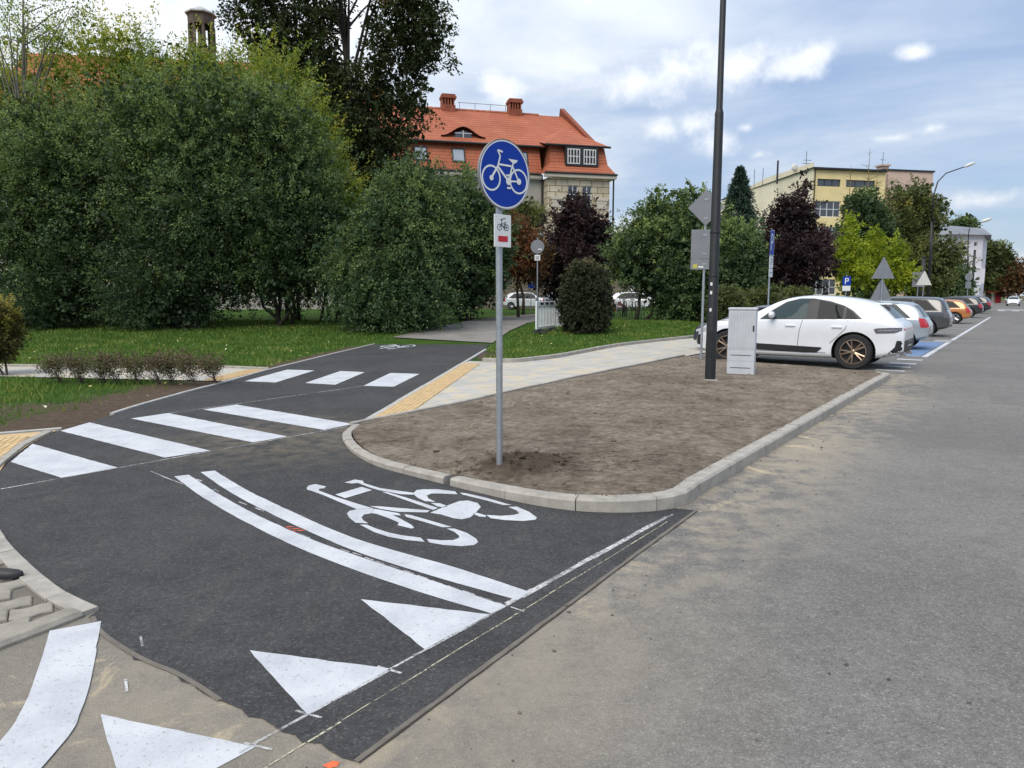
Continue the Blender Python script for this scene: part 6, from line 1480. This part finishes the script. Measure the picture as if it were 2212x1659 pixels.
# sign with two plates seen from behind, by the lamp column
sp_ = sign_post('priority_sign', 'diamond sign and two plates seen from behind next to the lamp column', 4.72, 17.75, .05, 4.2, .03, R(-8))
k = .43; MB().prism([(0, 3.75 - k), (k, 3.75), (0, 3.75 + k), (-k, 3.75)], -.05, -.035, 'y').build('diamond_plate', M_GREYBACK, sp_)
MB().box(-.33, .33, -.05, -.036, 2.53, 3.23, .006).build('square_plate', M_GREYBACK, sp_)
pq = MB().box(-.33, .33, -.05, -.036, 2.27, 2.522, .006).build('lower_plate', M_GREYBACK, sp_)
MB().box(-.27, -.17, -.053, -.0505, 2.30, 2.40).build('yellow_sticker', plain('yellow_sticker', (.5, .45, .08), .6), pq); MB().box(-.14, -.02, -.053, -.0505, 2.31, 2.35).build('white_sticker', M_SIGNW, pq)
for z in (3.95, 3.5, 3.1, 2.65, 2.4): MB().box(-.05, .05, -.056, .036, z - .018, z + .018, .004).build('clamp', M_GALV, sp_)
# parking sign
pz = RD(31, 7.2); px_ = pt(1660, 640, 26)
pk = sign_post('parking_sign', 'blue parking sign with two white plates behind the white SUV', px_.x, px_.y, 0.0, 4.0, .03, R(58))
pp = MB().box(-.30, .30, -.05, -.036, 3.10, 4.0, .01).build('blue_plate', M_BLUE, pk)
f = MB(); bar(f, (-.13, 3.28), (-.13, 3.86), .075, -.0535); bar(f, (-.1, 3.83), (.07, 3.83), .07, -.0537); bar(f, (-.1, 3.57), (.07, 3.57), .07, -.0537); bar(f, (.12, 3.60), (.12, 3.80), .075, -.0539); f.build('letter_p', M_SIGNW, pp)
f = MB()
for (a, b) in (((-.29, 3.11), (.29, 3.11)), ((-.29, 3.99), (.29, 3.99)), ((-.29, 3.11), (-.29, 3.99)), ((.29, 3.11), (.29, 3.99))): bar(f, a, b, .018, -.0541)
f.build('white_border', M_SIGNW, pp)
p2 = MB().box(-.28, .28, -.05, -.036, 2.66, 3.08, .006).build('white_plate', M_SIGNW, pk); f = MB(); bar(f, (-.1, 2.78), (.1, 2.95), .05, -.053); bar(f, (-.12, 2.98), (.12, 2.98), .03, -.0534); f.build('black_print', M_BLACK, p2)
p3 = MB().box(-.28, .28, -.05, -.036, 2.34, 2.64, .006).build('white_plate', M_SIGNW, pk); f = MB(); bar(f, (-.2, 2.49), (.2, 2.49), .025, -.053); f.build('black_print', M_BLACK, p3)
# warning triangles seen from behind
def triangle_sign(label, px, py_top, Y, side, face, extra=None):
    c = pt(px, py_top, Y); o = sign_post('warning_sign', label, c.x, c.y, 0, c.z + .02, .03, R(-6), 'triangle signs by the parking')
    h = side * .866; zt = c.z
    t = MB().prism([(-side / 2, zt - h), (side / 2, zt - h), (side * .46, zt - h + .02), (.03, zt), (-.03, zt), (-side * .46, zt - h + .02)], -.05, -.036, 'y').build('triangle_plate', face, o)
    if extra: extra(o, zt - h)
    return o
def tall_tri(o, z): MB().prism([(-.42, z - .86), (.42, z - .86), (.05, z - .05), (-.05, z - .05)], .036, .05, 'y').build('lower_triangle', M_GREYBACK, o)
triangle_sign('dark grey triangle sign seen from behind above the graphite SUV', 1909, 557, 28, .92, M_GREYBACK, tall_tri)
triangle_sign('pale triangle sign seen from behind, second along the parking row', 1997, 586, 48, 1.05, M_GREYW)
def plate_sign(name, label, px, py, Y, h, build, rot=0.0, base=None, group=None):
    c = pt(px, py, Y); b = gz(c.x, c.y); o = sign_post(name, label, c.x, c.y, b, c.z - b + .1, .03, rot, group); build(o, c.z - b); return o
def sq_back(o, z): MB().box(-.45, .45, -.05, -.036, z - 1.0, z, .01).build('plate', M_GREYBACK, o)
plate_sign('square_sign', 'grey square sign seen from behind beside the pale triangle', 1985, 588, 50, 3, sq_back)
def rnd_back(o, z):
    MB().lathe([(0, 0), (.33, 0), (.33, .015), (0, .015)], 28, 'y', (0, -.05, z - .33)).build('round_plate', M_GREYBACK, o)
    MB().box(-.25, .25, -.05, -.036, z - 1.30, z - .72, .006).build('lower_plate', M_GREYBACK, o)
plate_sign('round_sign', 'round sign with lower plate seen from behind by the far lamp columns', 2093, 590, 62, 3, rnd_back)
def rnd_far(o, z):
    p = MB().lathe([(0, 0), (.31, 0), (.31, .015), (0, .015)], 28, 'y', (0, -.05, z - .31)).build('round_plate', M_GREYBACK, o)
    MB().box(.02, .2, -.055, -.0505, z - .45, z - .40).build('sticker', M_SIGNW, p)
    w = MB().box(-.13, .13, -.05, -.036, z - .93, z - .68, .006).build('white_plate', M_SIGNW, o)
    f = MB(); bar(f, (-.08, z - .77), (.08, z - .77), .03, -.053); bar(f, (-.08, z - .85), (.08, z - .85), .03, -.053); f.build('black_print', M_BLACK, w)
plate_sign('round_sign', 'round sign seen from behind with small white plate left of the topiary', 1161, 518, 33, 3, rnd_far)
def blue_small(o, z):
    p = MB().box(-.28, .28, -.05, -.036, z - .85, z, .006).build('blue_plate', M_BLUE, o)
    f = MB(); bar(f, (-.1, z - .65), (.1, z - .25), .09, -.053); bar(f, (.1, z - .65), (-.1, z - .25), .09, -.0534); f.build('white_print', M_SIGNW, p)
plate_sign('blue_sign', 'small blue rectangular sign left of the round sign across the park', 1147, 596, 52, 3, blue_small, R(30))
def blue_p(o, z):
    p = MB().box(-.25, .25, -.05, -.036, z - .55, z, .006).build('blue_plate', M_BLUE, o)
    f = MB(); bar(f, (-.08, z - .46), (-.08, z - .1), .06, -.053); bar(f, (-.08, z - .13), (.09, z - .13), .06, -.0533); bar(f, (.09, z - .13), (.09, z - .28), .06, -.0536); bar(f, (-.08, z - .28), (.09, z - .28), .06, -.0539); f.build('letter_p', M_SIGNW, p)
    MB().box(-.25, .25, -.05, -.036, z - .88, z - .57, .006).build('white_plate', M_SIGNW, o)
plate_sign('parking_sign', 'small far blue parking sign below the lime green trees', 1829, 597, 44, 3, blue_p)
# white plastic barrier
b0 = pt(1187, 680, 28.6); ang = math.atan2(2.2, 1.5)
br2 = thing('plastic_barrier', 'white plastic crowd barrier on dark rubber feet beside the topiary', 'barrier', (b0.x - .15, b0.y, gz(b0.x, b0.y)), R(64))
MB().box(-.95, .95, -.03, .03, .14, .24, .01).box(-.95, .95, -.03, .03, 1.02, 1.22, .01).box(-.95, -.86, -.029, .029, .241, 1.019).box(.86, .95, -.029, .029, .241, 1.019).build('frame', M_WHITE, br2)
for k in range(11): MB().box(-.80 + k * .15, -.74 + k * .15, -.018, .018, .241, 1.019).build('slat', M_WHITE, br2)
for k in range(3): MB().box(-.6 + k * .5, -.3 + k * .5, -.033, -.0305, 1.08, 1.17).build('dark_slot', M_BLKPL, br2)
for x in (-.62, .62): MB().add([(x - .14, -.34, 0), (x + .14, -.34, 0), (x + .14, .34, 0), (x - .14, .34, 0), (x - .05, -.06, .16), (x + .05, -.06, .16), (x + .05, .06, .16), (x - .05, .06, .16)], [(0, 1, 5, 4), (1, 2, 6, 5), (2, 3, 7, 6), (3, 0, 4, 7), (4, 5, 6, 7)]).build('foot', M_RUBBER, br2)
b1 = pt(1205, 690, 31); gx = thing('junction_box', 'low pale grey box just behind the white barrier', 'box', (b1.x, b1.y, gz(b1.x, b1.y)), R(20)); MB().box(-.3, .3, -.2, .2, 0, .72, .01).build('case', M_CABINET, gx); MB().box(-.32, .32, -.22, .22, .722, .76, .008).build('lid', M_CABINET, gx)
# bicycle stands and bicycles across the lawn
def bicycle(label, loc, rot, col):
    o = thing('parked_bicycle', label, 'bicycle', loc, rot, 'bicycles at the stands'); T = MB().tube
    for x in (-.52, .52):
        w = MB().lathe([(.315, -.018), (.335, -.012), (.335, .012), (.315, .018)], 28, 'y', (x, 0, .335), True)
        for k in range(8): a = k * math.pi / 4; w.tube([(x, 0, .335), (x + .31 * math.cos(a), 0, .335 + .31 * math.sin(a))], .004, 3, False)
        w.build('wheel', M_TYRE, o)
    MB().tube([(-.52, 0, .335), (-.12, 0, .80), (.33, 0, .86), (.52, 0, .335)], .018, 6).tube([(-.52, 0, .335), (-.05, 0, .30), (.33, 0, .80)], .018, 6).tube([(-.05, 0, .30), (-.16, 0, .93)], .016, 6).build('frame', col, o)
    MB().tube([(.33, 0, .86), (.30, 0, 1.0), (.36, -.26, 1.05)], .014, 6).tube([(.30, 0, 1.0), (.36, .26, 1.05)], .014, 6).build('handlebar', M_DARKMET, o)
    MB().box(-.30, -.02, -.07, .07, .93, .99, .02).build('saddle', M_BLKPL, o)
for i, (px, lab, c, rot) in enumerate(((1328, 'red bicycle right behind the topiary', M_RED, 20), (1348, 'black bicycle leaning in the middle of the stands', M_DARKMET, 75), (1372, 'dark bicycle at the right end of the stands', M_DARKMET, 35))):
    x = (px - 1106) / 1540 * 42; bicycle(lab, (x, 42 + i * .3, gz(x, 42)), R(rot), c)
for i in range(6):
    px = 1322 + i * 13; x = (px - 1106) / 1540 * 41.2
    st = thing('bicycle_stand', ('leftmost', 'second', 'third', 'fourth', 'fifth', 'rightmost')[i] + ' steel hoop of the bicycle stand row' + (', counted from the left' if 0 < i < 5 else ''), 'bicycle stand', (x, 41.2, gz(x, 41.2)), R(68), 'bicycle stand hoops')
    MB().tube([(-.4, 0, -.1), (-.4, 0, .75), (-.3, 0, .86), (.3, 0, .86), (.4, 0, .75), (.4, 0, -.1)], .028, 8).build('hoop', M_GALV if i % 2 else M_DARKMET, st, smooth=True)
# distant street lamps
def far_lamp(label, base_px, Y, top_px, top_py, neck_py, arm_dx, col=M_LAMP):
    b = pt(base_px, 640, Y); t = pt(top_px, top_py, Y); nk = pt(base_px + (top_px - base_px) * .12, neck_py, Y)
    o = thing('street_lamp', label, 'street lamp', (b.x, b.y, 0), 0, 'street lamps')
    l = lambda v: Vector((v.x - b.x, v.y - b.y, v.z)); n_, t_ = l(nk), l(t)
    MB().tube([(0, 0, -.3), (0, 0, n_.z * .55), (n_.x * .5, 0, n_.z * .8)], [.13, .10, .07], 10).build('column', col, o, smooth=True)
    MB().tube([(n_.x * .5, 0, n_.z * .8), (n_.x * .6, 0, n_.z), (n_.x + (t_.x - n_.x) * .15, 0, n_.z + (t_.z - n_.z) * .5), (n_.x + (t_.x - n_.x) * .4, 0, n_.z + (t_.z - n_.z) * .78), (t_.x, 0, t_.z)], [.055, .05, .045, .04, .035], 8).build('arm', col, o, smooth=True)
    d = (t_ - n_).normalized(); ang = math.atan2(d.z, d.x) * .5; s = Y / 1540
    hd = MB().lathe([(0, -.1), (.10, -.05), (.19, .25), (.2, .6), (.12, .9), (0, .95)], 14, 'x').xf(Matrix.Translation(t_) @ Matrix.Rotation(-ang, 4, 'Y') @ Matrix.Diagonal((s / .042 * (1 if arm_dx > 0 else -1), s / .042, s / .042 * .7, 1)))
    hd.build('lamp_head', M_GREYW, o, smooth=True)
far_lamp('street lamp with long curved arm reaching right above the parking row', 2004, 52, 2084, 360, 425, 1)
far_lamp('second street lamp beyond, its arm above the white house', 2086, 88, 2120, 479, 500, 1)
for lab, px, Y, top in (('dark utility pole beside the nearer curved street lamp', 1990, 54, 555), ('leaning dark utility pole in front of the white house', 2098, 90, 540)):
    b = pt(px, 640, Y); t = pt(px + (8 if Y > 60 else 6), top, Y); o = thing('utility_pole', lab, 'pole', (b.x, b.y, 0)); MB().tube([(0, 0, -.3), (t.x - b.x, 0, t.z)], [.20, .13], 10).build('shaft', M_LAMP, o, smooth=True); MB().lathe([(0, .03), (.15, 0), (.15, -.06)], 10, 'z', (t.x - b.x, 0, t.z)).build('cap', M_DARKMET, o)
for lab, px, py, Y in (('small park lamp with pale head left of the curved lamp', 1962, 600 - 62, 70), ('small park lamp with pale head right of the curved lamp', 2018, 527, 72)):
    t = pt(px, py, Y); o = thing('park_lamp', lab, 'street lamp', (t.x - 1.2, t.y, 0), 0, 'small park lamps')
    MB().tube([(0, 0, -.3), (0, 0, t.z - .3), (.3, 0, t.z - .05), (.8, 0, t.z)], [.07, .05, .04, .03], 8).build('column', M_LAMP, o); MB().lathe([(0, 0), (.09, .05), (.13, .3), (.10, .65), (0, .72)], 12, 'x').xf(Matrix.Translation((.75, 0, t.z)) @ Matrix.Diagonal((1.4, 1.4, .9, 1))).build('lamp_head', M_WHITE, o, smooth=True)
t = pt(1162, 507, 48); o = thing('park_lamp', 'mushroom shaped park lamp above the round sign', 'street lamp', (t.x, t.y, gz(t.x, t.y)), 0, 'small park lamps'); hz = t.z - o.location.z
MB().tube([(0, 0, -.2), (0, 0, hz - .3)], [.07, .05], 8).build('column', M_LAMP, o); MB().lathe([(0, hz + .12), (.25, hz + .04), (.36, hz - .06), (.16, hz - .1), (.12, hz - .35), (0, hz - .36)], 16).build('lamp_head', M_GREYW, o, smooth=True)
# black shoe at the left frame edge
sh = thing('shoe', 'black shoe toe poking in over the paving blocks at the left edge', 'shoe', (-3.045, 4.11, .018), R(6)); sh.scale = (1, .85, .62)
up = MB(); rows = [(-.30, .035, .10), (-.22, .042, .115), (-.12, .045, .09), (-.04, .048, .07), (.03, .046, .055), (.07, .036, .045), (.095, .016, .03)]
nn = 9
for (x, w, h) in rows:
    for k in range(nn): a = math.pi * k / (nn - 1); up.v.append((x, w * math.cos(a), .022 + h * math.sin(a) * (1 if 0 < k < nn - 1 else 0)))
for i in range(len(rows) - 1):
    for k in range(nn - 1): up.f.append((i * nn + k, i * nn + k + 1, (i + 1) * nn + k + 1, (i + 1) * nn + k))
up.f += [tuple(range(nn))[::-1], tuple((len(rows) - 1) * nn + k for k in range(nn))]
up.build('upper', M_BLACK, sh, smooth=True, ang=50)
MB().prism([(-.31, -.038), (-.12, -.047), (.02, -.05), (.08, -.036), (.105, 0), (.08, .036), (.02, .05), (-.12, .047), (-.31, .038)], .0, .022).build('sole', M_RUBBER, sh)
# people passing and distance: nothing else stands in view
for ob in list(bpy.data.objects):
    if ob.type == 'MESH' and ob.data.users == 0: bpy.data.objects.remove(ob)
